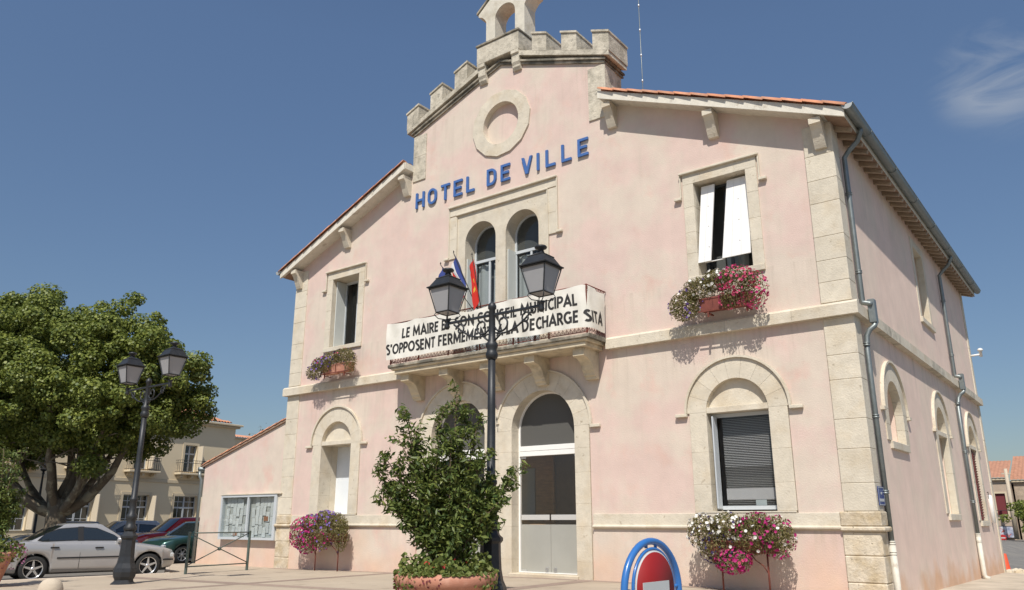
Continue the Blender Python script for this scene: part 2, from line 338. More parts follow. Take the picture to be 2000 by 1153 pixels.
# plaza: one sheet cut along the kerb
poly = [(-10.5, -60)] + KERB + [(-13.35, 0.05), (-8.5, .05)]
mb = MB(); top = []
ysamp = [-60, -30, -16, -12, -9, -7.4, -5.5, -3.25, -2, -.75, .3]
def kerb_x(y):
    if y <= -16: return -10.5
    P = KERB[:3]
    for (x0, y0), (x1, y1) in zip(P, P[1:]):
        if y <= y1: return x0 + (x1 - x0) * (y - y0) / (y1 - y0)
    return -9.02 - (y + 3.25) / 2.5 * 4.33
rows = []
for y in ysamp:
    x0 = max(kerb_x(y), -13.35)
    rows.append([(x0, y, gz(x0, y))] + [(x, y, gz(x, y)) for x in (-8.6, -6, -3, 0, 2, 4, 5, 6, 7, 8, 9.6)])
mb.sheet(rows, False); mb.build('plaza', M_PAVE, kind='structure')
# kerb stones of the plaza edge
kr = thing('kerb', 'pale stone kerb along the plaza edge beside the parked silver saloon', 'kerb')
for (x0, y0), (x1, y1) in zip(KERB, KERB[1:]):
    Ln = math.hypot(x1 - x0, y1 - y0); n = max(1, round(Ln / 1.0)); an = math.atan2(y1 - y0, x1 - x0)
    me = MB().box(-Ln / n / 2 + .004, Ln / n / 2 - .004, -.07, .07, -.2, .012, .012).data('kerb_stone', M_KERB)
    for i in range(n):
        t = (i + .5) / n; X = x0 + (x1 - x0) * t; Y = y0 + (y1 - y0) * t
        link('kerb_stone', me, kr, loc=(X, Y, gz(X, Y)), rot=(0, 0, an))
# street to the right of the hall
ground_sheet('street', M_ASPH, [10.9, 13, 16, 25, 60, 300], [-60, -20, -5, 0, 5, 10, 16, 25, 40, 60, 120, 900], -.10)
ground_sheet('street_cross', M_ASPH, [-60, -8.4, 0, 6, 8, 10.9], [19.5, 25, 40, 60, 120, 900], -.10)
ground_sheet('side_pavement', M_SIDEW, [9.6, 10.75], [-60, -20, -5, 0, 5, 10, 16, 19.3], 0)
ground_sheet('side_footway', M_SIDEW, [8.3, 9.6], [.3, 5, 10, 16, 19.3], 0)
k2 = thing('street_kerb', 'grey kerb edging the pavement along the side street right of the hall', 'kerb')
for i in range(40):
    y = -20.5 + i; MBm = MB().box(10.75, 10.9, y + .004, y + .996, gz(10, y) - .2, gz(10, y) + .004, .01).build('kerb_stone', M_KERB, k2)
# paving bands of small cobbles set in the plaza, a regular grid
def band(x0, x1, y0, y1, name='paving_band'):
    xs = np.linspace(x0, x1, max(2, int(abs(x1 - x0) / .8) + 1)); ys = np.linspace(y0, y1, max(2, int(abs(y1 - y0) / .8) + 1))
    mb = MB(); mb.sheet([[(x, y, gz(x, y) + .005) for y in ys] for x in xs], False); mb.build(name, M_BAND, kind='structure')
for bx in (-3.3, 2.6, 8.3): band(bx - .19, bx + .19, -16, -.35)
for by in (-4.8, -10.5):
    for xa, xb in ((-8.9, -3.5), (-3.1, 2.4), (2.8, 8.1)): band(xa, xb, by - .19, by + .19)
band(-8.6, 8.6, -.35, -.06, 'wall_foot_band')
# big poured slabs between the bands: each its own shallow panel with an open joint
for xa, xb in ((-8.9, -3.5), (-3.1, 2.4), (2.8, 8.1)):
    for ya, yb in ((-4.6, -.36), (-10.3, -5.0)):
        for i in range(2):
            for j in range(2):
                a0 = xa + (xb - xa) * i / 2 + .006; a1 = xa + (xb - xa) * (i + 1) / 2 - .006; b0 = ya + (yb - ya) * j / 2 + .006; b1 = ya + (yb - ya) * (j + 1) / 2 - .006
                mb = MB(); mb.sheet([[(x, y, gz(x, y) + .004) for y in (b0, b1)] for x in np.linspace(a0, a1, 4)], False)
                mb.build('paving_slab', M_PAVE, kind='structure')

# ================================================================== TOWN HALL
hall = thing('town_hall', 'pink rendered town hall with cream stone frames, balcony and crenellated gable', 'building')
def zs(x): return 9.17 + .42 * (9.0 - abs(x))      # underside of the roof slab
WT = .42
# --- stone helpers
def block(x0, x1, y0, y1, z0, z1, m=M_STONE, name='stone', c=.006, parent=hall): return MB().box(x0, x1, y0, y1, z0, z1, c).build(name, m, parent)
def vous(cx, zc, r0, r1, a0, a1, y0, y1, m=M_STONE, name='voussoir', parent=hall, seg=4, plane='xz', gap=.002):
    g0 = math.degrees(gap / r0); lo = arc(cx, zc, r0, a0 + g0, a1 - g0, seg); hi = arc(cx, zc, r1, a0 + g0 * r0 / r1, a1 - g0 * r0 / r1, seg)
    return MB().prism(lo + hi[::-1], y0, y1, plane).build(name, m, parent)
def rect_surround(cx, hw, z0, z1, jw, lh, joints, y0=-.035, y1=.40):
    for s in (-1, 1):
        xa, xb = sorted((cx + s * hw, cx + s * (hw + jw)))
        zz = [z0] + joints + [z1]
        for a, b in zip(zz, zz[1:]): block(xa, xb, y0, y1, a, b)
    w = hw + jw
    for a, b in zip((-w, -w * .5, w * .42), (-w * .5, w * .42, w)): block(cx + a, cx + b, y0, y1, z1, z1 + lh)
def hood_rect(cx, w, zt, ze, ew=.17, t=.045, h=.055):
    """raised drip mould: up one side, across the top, down the other, with two short ears"""
    mb = MB()
    L = [(cx - w - ew, ze), (cx - w - ew, ze - h), (cx - w + .0, ze - h), (cx - w, zt - h * .2), (cx + w, zt - h * .2), (cx + w, ze - h), (cx + w + ew, ze - h), (cx + w + ew, ze),
         (cx + w + .03, ze), (cx + w + .03, zt + h), (cx - w - .03, zt + h), (cx - w - .03, ze)]
    mb.box(cx - w - .03, cx + w + .03, -.10, -.01, zt, zt + h, .01)
    for s in (-1, 1):
        a, b = sorted((cx + s * w, cx + s * (w + .03))); mb.box(a, b, -.055, -.01, ze, zt - .002, .004)
        a, b = sorted((cx + s * (w + .002), cx + s * (w + ew))); mb.box(a, b, -.095, -.01, ze - h - .01, ze - .002, .008)
    return mb.build('hood_mould', M_STONE, hall)
def arch_surround(cx, hw, z0, zsp, ro, y0=-.035, y1=.40, nv=9, joints=(), hood=True, zear=None):
    for s in (-1, 1):
        xa, xb = sorted((cx + s * hw, cx + s * (ro - .04))); zz = [z0] + list(joints) + [zsp]
        for a, b in zip(zz, zz[1:]): block(xa, xb, y0, y1, a, b)
    for i in range(nv): vous(cx, zsp, hw, ro, 180 * i / nv, 180 * (i + 1) / nv, y0, y1)
    if hood:
        r2 = ro + .05; mb = MB()
        mb.prism(arc(cx, zsp, ro + .003, 0, 180, 32) + arc(cx, zsp, r2, 180, 0, 32), -.085, -.01)
        for s in (-1, 1):
            a, b = sorted((cx + s * (ro + .004), cx + s * (ro + .27))); mb.box(a, b, -.09, -.01, zsp - .07, zsp - .003, .008)
        mb.build('hood_mould', M_STONE, hall)
# --- front wall
holes = []
UW = (-6.17, 6.17); UH = .61; UZ0 = 6.55; UZ1 = 8.76
for cx in UW: holes.append([(cx - UH - .24, UZ0 - .12), (cx + UH + .24, UZ0 - .12), (cx + UH + .24, UZ1 + .24), (cx - UH - .24, UZ1 + .24)])
GH = .66; GZ0 = 1.57; GSP = 3.57; GR = 1.08
for cx in UW: holes.append(arch_open(cx, GR - .03, 1.51, GSP))
DH = .92; DSP = 3.52; DR = 1.36
DC = (-1.40, 1.3)
holes.append([(-DR - 1.40 + .03, -.25), (1.3 + DR - .03, -.25)] + arc(1.3, DSP, DR - .03, 0, 178, 20) + arc(-1.40, DSP, DR - .03, 2, 180, 20))
BH = .54; BSP = 8.78; BC = (-.71, .71)
holes.append([(-1.52, 5.3), (1.52, 5.3), (1.52, 9.64), (-1.52, 9.64)])
holes.append([(.62 * math.cos(R(a)), 12.1 + .66 * math.sin(R(a))) for a in range(0, 360, 12)])
outl = [(-8.62, -.4), (8.62, -.4), (8.62, zs(8.62)), (3.36, zs(3.36)), (3.36, 12.76), (0, 13.96), (-3.36, 12.76), (-3.36, zs(3.36)), (-8.62, zs(8.62))]
# the door hole touches no edge of the outline
MB().prism([outl] + holes, 0, WT).build('front_wall', M_PINK, hall)
MB().prism([(.64 * math.cos(R(a)), 12.1 + .68 * math.sin(R(a))) for a in range(0, 360, 12)], .14, .30).build('roundel_panel', M_PINK, hall)
# round stone frame: segments
nr = 14
for i in range(nr):
    a0, a1 = 360 * i / nr + 6, 360 * (i + 1) / nr + 6
    ri = [(.62 * math.cos(R(a)), 12.1 + .64 * math.sin(R(a))) for a in np.linspace(a0 + .1, a1 - .1, 4)]
    ro = [(1.02 * math.cos(R(a1 - .08)), 12.1 + 1.0 * math.sin(R(a1 - .08))), (1.02 * math.cos(R(a0 + .08)), 12.1 + 1.0 * math.sin(R(a0 + .08)))]
    MB().prism(ri + ro, -.05, .22).build('roundel_stone', M_STONE, hall)
# upper windows
rect_surround(-6.17, UH, UZ0, UZ1, .25, .25, [7.15, 7.75, 8.3]); rect_surround(6.17, UH, UZ0, UZ1, .25, .25, [7.1, 7.6, 8.2])
for cx in UW:
    block(cx - .86, cx + .86, -.06, .40, UZ0 - .13, UZ0, name='sill'); hood_rect(cx, .90, 9.005, 8.47)
# ground-floor windows with stone transom and blind round heads
for cx in UW:
    arch_surround(cx, GH, GZ0, GSP, GR, joints=(2.1, 2.75), nv=9)
    block(cx - 1.03, cx + 1.03, -.055, .40, 1.535, 1.568, name='sill', c=.005)
    block(cx - GH - .002, cx + GH + .002, -.02, .30, 3.545, 3.665, name='transom')
    MB().prism([(cx - GH - .05, 3.66), (cx + GH + .05, 3.66)] + arc(cx, GSP, GH + .05, 4, 176, 16), .10, .2).build('tympanum', M_STONE, hall)
# doors
for cx in DC:
    arch_surround(cx, DH, .0 if cx < 0 else .0, DSP, DR, joints=(.5, 1.25, 1.75, 2.45, 3.0), nv=11, hood=False)
    r2 = DR + .05; a0, a1 = (0, 172) if cx > 0 else (8, 180)
    MB().prism(arc(cx, DSP, DR + .003, a0, a1, 32) + arc(cx, DSP, r2, a1, a0, 32), -.075, -.01).build('hood_mould', M_STONE, hall)
for s in (-1, 1):
    a, b = (2.67, 2.93) if s > 0 else (-3.03, -2.77); block(a, b, -.09, -.01, DSP - .07, DSP, name='hood_ear', c=.006)
block(-.096, -.004, -.030, .38, 0, DSP + .25, name='pier_stone')
# balcony windows: stone panel with two arches
pan = [(-1.54, 5.3), (1.54, 5.3), (1.54, 9.66), (-1.54, 9.66)]
MB().prism([pan] + [arch_open(c_, BH, 5.5, BSP) for c_ in BC], -.02, .40).build('window_panel', M_STONE, hall)
for s in (-1, 1):
    a, b = sorted((s * 1.56, s * 1.83))
    for z0, z1 in ((8.42, 9.0), (9.0, 9.67)): block(a, b, -.035, .05, z0, z1)
for a, b in ((-1.83, -.8), (-.8, .45), (.45, 1.83)): block(a, b, -.035, .05, 9.70, 9.93)
hood_rect(0, 1.83, 9.935, 8.47, t=.05)
mb = MB(); mb.box(-1.56, 1.56, -.085, -.01, 9.655, 9.705, .01)
for s in (-1, 1):
    a, b = sorted((s * 1.535, s * 1.575)); mb.box(a, b, -.06, -.01, 5.5, 9.652)
mb.build('inner_mould', M_STONE, hall)
# --- plinth, ledge and quoins
for x0, x1 in ((-8.0, -2.78), (2.68, 8.0)):
    MB().box(x0, x1, -.03, .02, -.4, 1.22).build('plinth', M_PINK, hall)
    n = 4; st = (x1 - x0) / n
    for i in range(n):
        xa, xb = x0 + i * st, x0 + (i + 1) * st
        block(xa, xb, -.045, .05, 1.29, 1.53, name='ledge_stone'); MB().prism([(-.045, 1.215), (-.10, 1.25), (-.10, 1.275), (-.045, 1.30), (.04, 1.30), (.04, 1.215)], xa + .002, xb - .002, 'yz').build('ledge_moulding', M_STONE, hall)
for s in (-1, 1):
    x0, x1 = sorted((s * 7.98, s * 8.69)); block(x0, x1, -.07, .42, 1.29, 1.55, M_ROUGH, 'ledge_stone', .02)
    block(x0 + (.0 if s > 0 else -.05), x1 + (.05 if s > 0 else 0), -.12, .46, 1.20, 1.287, M_ROUGH, 'ledge_moulding', .025)
    xa, xb = sorted((s * 7.99, s * 8.66))
    for a, b in ((-.4, .32), (.32, .78), (.78, 1.20)): block(xa, xb, -.06, .40, a, b, M_ROUGH, 'quoin', .02)
    zq = 1.553; rr = random.Random(3 + s)
    hts = [.50, .62, .55, .75, .48, .72, 0]
    xa, xb = sorted((s * 8.06, s * 8.645))
    for h in hts:
        z1 = zq + h if h else 5.20
        block(xa, xb, -.032, .40 + .05 * rr.random(), zq, z1, M_STONE, 'quoin', .011); zq = z1
    zq = 5.5
    for h in (.42, .45, .50, .72, .50, .55, 0):
        z1 = zq + h if h else zs(8.62) - .01
        block(xa, xb, -.032, .40 + .05 * rr.random(), zq, z1, M_STONE, 'quoin', .011); zq = z1
# frontispiece corner strips
for s in (-1, 1):
    xa, xb = sorted((s * 2.87, s * 3.385))
    block(xa, xb, -.035, .50, 11.2, 12.0, M_WEATH, 'corner_strip'); block(xa, xb, -.035, .50, 12.0, 12.70, M_WEATH, 'corner_strip')
# --- string course
SP = [(.02, 5.20), (-.15, 5.20), (-.15, 5.42), (-.10, 5.47), (.02, 5.50)]
for xa, xb in ((-8.76, -7.6), (-7.6, -6.3), (-6.3, -4.9), (-4.9, -3.2), (3.2, 4.6), (4.6, 6.1), (6.1, 7.5), (7.5, 8.76)):
    MB().prism(SP, xa + .002, xb - .002, 'yz').build('string_stone', M_STONE, hall)
DEP = 15.9
for s in (-1, 1):
    for i in range(9):
        y0 = .022 + i * (DEP / 9); y1 = y0 + DEP / 9 - .006
        MB().prism([(s * (8.60 - .0 + (.02 if 0 else 0) - a[0] + 0.0), a[1]) for a in [(.02, 5.20), (-.15, 5.20), (-.15, 5.42), (-.10, 5.47), (.02, 5.50)]], y0, y1, 'xz').build('string_stone', M_WEATH if i % 3 == 1 else M_STONE, hall)
# --- side and back walls
SW = []
for cy, hw, z0, zsp in ((2.62, .66, 2.95, 3.6), (7.9, .66, 1.55, 3.62), (13.0, .66, 1.38, 3.60)): SW.append((cy, hw, z0, zsp))
sideout = [(WT, -.8), (DEP, -.8), (DEP, 9.33), (WT, 9.33)]
holesS = [arch_open(cy, hw + .015, z0 - .01, zsp) for cy, hw, z0, zsp in SW] + [[(7.485, 6.64), (8.765, 6.64), (8.765, 8.735), (7.485, 8.735)]]
MB().prism([sideout] + holesS, 8.2, 8.60, 'yz').build('side_wall', M_SIDE, hall)
MB().prism(sideout, -8.60, -8.2, 'yz').build('side_wall', M_SIDE, hall)
MB().prism([(-8.199, -.8), (8.199, -.8), (8.199, 9.3), (0, 12.9), (-8.199, 9.3)], DEP - .4, DEP - .002).build('back_wall', M_SIDE, hall)
MB().box(-8.19, 8.19, WT + .01, DEP - .41, 5.15, 5.35).build('upper_floor', M_DARK, hall)
MB().box(-8.19, 8.19, WT + .01, DEP - .41, -.1, .16).build('ground_floor', mat('tiled_floor', (.30, .26, .21), .4, vary=.1), hall)
MB().box(-8.19, 8.19, 4.5, 4.6, .17, 9.2).build('partition', M_DARK, hall)
def side_surround(cy, hw, z0, zsp, ro, nv=7, hood=True):
    for s in (-1, 1):
        a, b = sorted((cy + s * hw, cy + s * (ro - .05)))
        zz = [z0, z0 + (zsp - z0) * .5, zsp]
        for p, q in zip(zz, zz[1:]): MB().box(8.45, 8.625, a, b, p, q, .008).build('stone', M_STONE, hall)
    for i in range(nv): vous(cy, zsp, hw, ro, 180 * i / nv, 180 * (i + 1) / nv, 8.45, 8.625, plane='yz')
    MB().prism(arc(cy, zsp, ro + .003, 0, 180, 24) + arc(cy, zsp, ro + .05, 180, 0, 24), 8.59, 8.67, 'yz').build('hood_mould', M_STONE, hall)
    for s in (-1, 1):
        a, b = sorted((cy + s * (ro + .01), cy + s * (ro + .2))); MB().box(8.59, 8.68, a, b, zsp - .07, zsp).build('hood_ear', M_STONE, hall)
for cy, hw, z0, zsp in SW:
    side_surround(cy, hw, z0, zsp, 1.05)
    MB().box(8.35, 8.66, cy - hw - .12, cy + hw + .12, z0 - .16, z0 - .003, .01).build('sill', M_STONE, hall)
# blind infill of the first side arch, shutters in the others
MB().prism([arch_open(2.62, .64, 2.9, 3.6)][0], 8.24, 8.30, 'yz').build('blind_panel', M_STONE, hall)
for cy, z0 in ((7.9, 1.55), (13.0, 1.38)):
    MB().box(8.40, 8.61, cy - .66, cy + .66, 3.52, 3.64, .006).build('transom', M_STONE, hall)
    MB().prism(arc(cy, 3.60, .65, 4, 176, 14), 8.30, 8.36, 'yz').build('tympanum', M_STONE, hall)
sh = thing_ = MB().box(8.30, 8.34, 7.25, 8.55, 1.56, 3.52).build('shutter', mat('pale_shutter', (.55, .50, .40), .8, vary=.08), hall)
M_REDW = mat('dark_red_louvre', (.17, .035, .03), .6, vary=.2)
mb = MB(); mb.box(8.47, 8.50, 12.36, 13.64, 1.39, 3.5); lv = mb.build('shutter', M_REDW, hall, label='dark red louvred shutter')
me = MB().box(-.035, .035, -.58, .58, -.012, .012).data('louvre', M_REDW)
for i in range(26): link('louvre', me, lv, loc=(8.53, 13.0, 1.46 + i * .078), rot=(0, R(-38), 0))
for cy in (12.98,): MB().box(8.50, 8.57, cy - .03, cy + .03, 1.39, 3.5).build('shutter_stile', M_REDW, hall)
MB().box(8.28, 8.33, 7.48, 8.77, 6.6, 8.75).build('shutter', mat('pale_shutter'  , (.55, .5, .4)), hall)
for a, b in ((7.28, 7.5), (8.75, 8.97)): MB().box(8.45, 8.62, a, b, 6.65, 8.95, .008).build('stone', M_STONE, hall)
MB().box(8.45, 8.62, 7.5, 8.75, 8.72, 8.95, .008).build('stone', M_STONE, hall); MB().box(8.4, 8.67, 7.25, 9.0, 6.5, 6.648, .01).build('sill', M_STONE, hall)
# rear quoins, pale
for a, b in ((-.6, 1.2), (1.2, 2.6), (2.6, 4.0), (4.0, 5.2), (5.5, 7.2), (7.2, 9.3)): MB().box(8.3, 8.63, DEP - .28, DEP + .05, a, b - .004, .01).build('quoin', M_STONE, hall)

# --- roof
for s in (-1, 1):
    tt = .20
    MB().prism([(s * 3.36, zs(3.36)), (s * 9.0, zs(9.0)), (s * 9.0, zs(9) + tt), (s * 3.36, zs(3.36) + tt)], -.38, DEP + .4).build('roof_deck', M_FASCIA, hall)
    MB().prism([(s * 3.37, zs(3.36) - .03), (s * 9.02, zs(9.02) - .03), (s * 9.02, zs(9.02) + tt - .02), (s * 3.37, zs(3.37) + tt - .02)], -.43, -.382).build('fascia_board', M_FASCIA, hall)
    # under the eave: boards and rafters, open along the side
    MB().prism([(s * 8.605, zs(8.605) - .012), (s * 8.99, zs(8.99) - .012), (s * 8.99, zs(8.99) - .002), (s * 8.605, zs(8.605) - .002)], -.3, DEP + .38).build('eave_boarding', M_SOFFIT, hall)
    me = MB().prism([(s * 8.58, zs(8.58) - .13), (s * 8.96, zs(8.96) - .10), (s * 8.99, zs(8.99) - .014), (s * 8.58, zs(8.58) - .014)], -.045, .045).data('rafter', M_WOOD)
    for i in range(38 if s > 0 else 6): link('rafter', me, hall, loc=(0, .25 + i * .425, 0))
# roof tiles: the edge row that shows is laid tile by tile, the field behind as one mass
def canal(L, r0, r1, n=6):
    mb = MB(); V = []; F = []
    for i, (y, rr, dz) in enumerate(((0, r0, .0), (L, r1, .035))):
        for k in (0, 1):
            for j in range(n + 1):
                a = math.pi * j / n; q = rr - k * .014; V.append((y, q * math.cos(a), q * math.sin(a) * .75 + dz))
    m_ = n + 1
    for j in range(n): F += [(j, j + 1, 2 * m_ + j + 1, 2 * m_ + j), (m_ + j, 3 * m_ + j, 3 * m_ + j + 1, m_ + j + 1), (j, m_ + j, m_ + j + 1, j + 1), (2 * m_ + j, 2 * m_ + j + 1, 3 * m_ + j + 1, 3 * m_ + j)]
    mb.add(V, F, True); return mb
cme = canal(.50, .125, .105).data('roof_tile', M_TILE)
pt = math.atan(.42)
for s in (-1, 1):
    n = 14; step = 5.62 / n
    for i in range(n):
        x = 9.06 - i * step; z = zs(x) + .19
        o = link('roof_tile', cme, hall, loc=(s * x, -.38, z + random.uniform(-.004, .004)), rot=(0, -pt if s > 0 else pt, 0)); 
        if s > 0: o.rotation_euler = (0, pt, math.pi); o.rotation_euler = (0, 0, 0); o.matrix_basis = Matrix.Translation((x, -.38 + random.uniform(-.006, .006), z)) @ Matrix.Rotation(math.pi, 4, 'Z') @ Matrix.Rotation(-pt, 4, 'Y')
        else: o.matrix_basis = Matrix.Translation((-x, -.38 + random.uniform(-.006, .006), z)) @ Matrix.Rotation(-pt, 4, 'Y')
    mb = MB()   # field: rolls running down the slope
    prof = []
    yy = -.24
    rows = []
    xs = np.linspace(3.4, 9.1, 13)
    ys = np.arange(-.25, DEP + .4, .05)
    for x in xs: rows.append([(s * x, y, zs(x) + .22 + .055 * abs(math.sin(math.pi * (y + .25) / .22))) for y in ys])
    mb.sheet(rows); mb.build('tile_field', M_TILE, hall, kind='stuff')
MB().prism([(-3.4, zs(3.4) + .2), (3.4, zs(3.4) + .2), (0, 12.6)], 1.2, DEP + .3).build('ridge_roof', M_TILE, hall)
# eave brackets under the rake
def bracket_prof(zt, y1=-.37, h=.58): return [(0.02, zt), (y1, zt), (y1, zt - .12), (y1 + .05, zt - .14), (y1 + .11, zt - .22), (y1 + .17, zt - .36), (-.14, zt - .50), (-.10, zt - h), (.02, zt - h)]
for s in (-1, 1):
    for x in (3.56, 6.15, 8.42):
        MB().prism(bracket_prof(zs(x + .14) - .03), s * x - .115, s * x + .115, 'yz').build('eave_bracket', M_STONE, hall)
# --- crenellated parapet of the frontispiece
def zb(x): return 12.88 + .385 * (3.58 - abs(x))
TH = .98
for s in (-1, 1):
    # cornice in two courses, black with lichen
    def zc(x): return 12.70 + .365 * (3.4 - abs(x))
    for (ya, za, zb_) in ((-.06, -.0, .07), (-.105, .07, .13)):
        MB().prism([(s * (3.40 - ya - .06), zc(3.4) + za), (s * .0, zc(0) + za), (0, zc(0) + zb_), (s * (3.40 - ya - .06), zc(3.4) + zb_)], ya, TH - .05).build('cornice_course', M_LICHEN, hall)
    MB().prism([(s * 3.58, zb(3.58) - .06), (s * .70, zb(.70) - .06), (s * .70, zb(.70) + .09), (s * 3.58, zb(3.58) + .09)], -.15, .80).build('parapet', M_LICHEN if 0 else M_WEATH, hall)
    for xa, xb in ((1.18, 1.66), (2.15, 2.63), (3.12, 3.60)):
        mb = MB(); mb.prism([(s * xa, zb(xa) + .07), (s * xb, zb(xb) + .07), (s * xb, zb(xb) + .60), (s * xa, zb(xa) + .60)], -.153, .82); ml = mb.build('merlon', M_WEATH, hall)
        MB().prism([(s * (xa - .02), zb(xa - .02) + .602), (s * (xb + .02), zb(xb + .02) + .602), (s * (xb + .02), zb(xb + .02) + .66), (s * (xa - .02), zb(xa - .02) + .66)], -.185, .84).build('merlon_cap', M_WEATH, ml)
    # sides of the frontispiece above the roof
    xa, xb = sorted((s * 2.95, s * 3.36)); MB().box(xa, xb, .50, .86, 11.0, 12.75).build('return_wall', M_WEATH, hall)
cbx = MB().box(-.78, .74, -.20, .86, 14.12, 14.70, .012).build('gable_block', M_WEATH, hall)
MB().box(-.80, .76, -.235, .88, 14.702, 14.775, .012).build('block_cap', M_LICHEN, cbx)
for cx in (-.62, .60):
    mb = MB(); zt = 14.12
    mb.prism([(0, zt), (-.20, zt), (-.20, zt - .10), (-.155, zt - .13), (-.15, zt - .36), (-.11, zt - .44), (-.11, zt - .50), (-.06, zt - .58), (0, zt - .58)], cx - .13, cx + .13, 'yz'); mb.build('parapet_corbel', M_WEATH, hall)
# bell gable: two piers, an arch and a little pitched top
bg_ = MB()
o_ = [(-.70, 14.776), (-.36, 14.776), (-.36, 15.72)] + arc(.01, 15.72, .37, 180, 0, 16)[1:-1] + [(.38, 15.72), (.38, 14.776), (.72, 14.776), (.72, 15.75), (.78, 15.86), (.88, 15.97), (1.02, 16.03), (1.02, 16.12), (.01, 16.95), (-1.0, 16.12), (-1.0, 16.03), (-.86, 15.97), (-.76, 15.86), (-.70, 15.75)]
bg_.prism(o_, .13, .66); bell = bg_.build('bell_gable', M_BELL, hall)
for s in (-1, 1): MB().prism([(.01 + s * 1.06, 16.11), (.01, 16.98), (.01, 17.05), (.01 + s * 1.06, 16.18)], .09, .70).build('gable_coping', M_LICHEN, bell)

# --- balcony
bal = link('balcony', MB().box(-3.05, 3.05, -.78, -.002, 5.20, 5.30, .01).data('balcony', M_SLAB), hall)
MB().prism([(-.002, 5.302), (-.80, 5.302), (-.84, 5.33), (-.84, 5.36), (-.002, 5.36)], -3.13, 3.13, 'yz').build('slab_moulding', M_SLAB, bal)
MB().prism([(-.002, 5.362), (-.85, 5.362), (-.88, 5.385), (-.88, 5.44), (-.86, 5.46), (-.002, 5.46)], -3.22, 3.22, 'yz').build('slab_edge', M_LICHEN, bal)
cp = [(.02, 5.198), (-.66, 5.198), (-.66, 5.02), (-.60, 5.0), (-.50, 4.99), (-.40, 4.94), (-.32, 4.84), (-.27, 4.74), (-.22, 4.68), (-.20, 4.62), (-.16, 4.60), (-.14, 4.54), (.02, 4.54)]
for cx in (-2.78, -1.38, .0, 1.38, 2.78): MB().prism(cp, cx - .15, cx + .15, 'yz').build('corbel', M_SLAB, bal)
rl = MB(); yb = -.845
rl.tube([(-3.17, -.02, 6.6), (-3.17, yb, 6.6), (3.17, yb, 6.6), (3.17, -.02, 6.6)], .016, 6); rl.box(-3.18, 3.18, yb - .012, yb + .012, 5.49, 5.505)
rl.box(-3.18, 3.18, yb - .008, yb + .008, 6.44, 6.455)
rail = rl.build('railing', M_RUST, bal)
for i in range(7):
    x = -3.15 + i * 1.05; MB().box(x - .014, x + .014, yb - .014, yb + .014, 5.461, 6.62).build('baluster_post', M_RUST, rail)
mb = MB()
for i in range(58):
    x = -3.12 + i * .109 + .05
    mb.tube([(x + .05 * math.cos(a), yb, 5.51 + .075 * math.sin(a)) for a in np.linspace(0, math.pi, 6)], .007, 4, caps=False)
    mb.tube([(x + .028 * math.cos(a), yb, 5.51 + .04 * math.sin(a)) for a in np.linspace(0, math.pi, 5)], .006, 4, caps=False)
    mb.tube([(x + .05 * math.cos(a), yb, 6.53 + .05 * math.sin(a)) for a in np.linspace(0, 2 * math.pi, 8)], .006, 4, caps=False)
    mb.tube([(x, yb, 5.5), (x, yb, 6.45)], .006, 4, caps=False)
for j in range(7):
    y = -.78 + j * .11
    for s in (-1, 1): mb.tube([(s * 3.17, y, 5.49), (s * 3.17, y, 6.6)], .007, 4, caps=False); mb.tube([(s * 3.17, y + .05 * math.cos(a), 6.53 + .05 * math.sin(a)) for a in np.linspace(0, 2 * math.pi, 8)], .006, 4, caps=False); mb.tube([(s * 3.17, y + .05 * math.cos(a), 5.52 + .06 * math.sin(a)) for a in np.linspace(0, math.pi, 6)], .007, 4, caps=False)
mb.build('scrollwork', M_RUST, rail, kind='stuff')

# --- windows and doors of the front
def win_frame(name, x0, x1, z0, z1, y, bars_x=(), bars_z=(), w=.06, m=M_PVC, mg=M_GLASS, parent=hall, depth=.05, arch=None):
    mb = MB()
    if arch: o = [(x0, z0), (x1, z0)] + arc((x0 + x1) / 2, arch, (x1 - x0) / 2, 0, 180, 18); i_ = [(x0 + w, z0 + w), (x1 - w, z0 + w)] + arc((x0 + x1) / 2, arch, (x1 - x0) / 2 - w, 0, 180, 18)
    else: o = [(x0, z0), (x1, z0), (x1, z1), (x0, z1)]; i_ = [(x0 + w, z0 + w), (x1 - w, z0 + w), (x1 - w, z1 - w), (x0 + w, z1 - w)]
    mb.prism([o, i_], y, y + depth)
    for b in bars_x: mb.box(b - w * .5, b + w * .5, y + .004, y + depth - .004, z0 + w, (z1 if not arch else bars_z[-1]) - .01)
    for b in bars_z: mb.box(x0 + w * .5, x1 - w * .5, y - .008, y + depth - .01, b - w * .7, b + w * .7)
    f = mb.build('window', m, parent)
    MB().prism(i_, y + depth * .4, y + depth * .4 + .006).build('pane', mg, f)
    return f
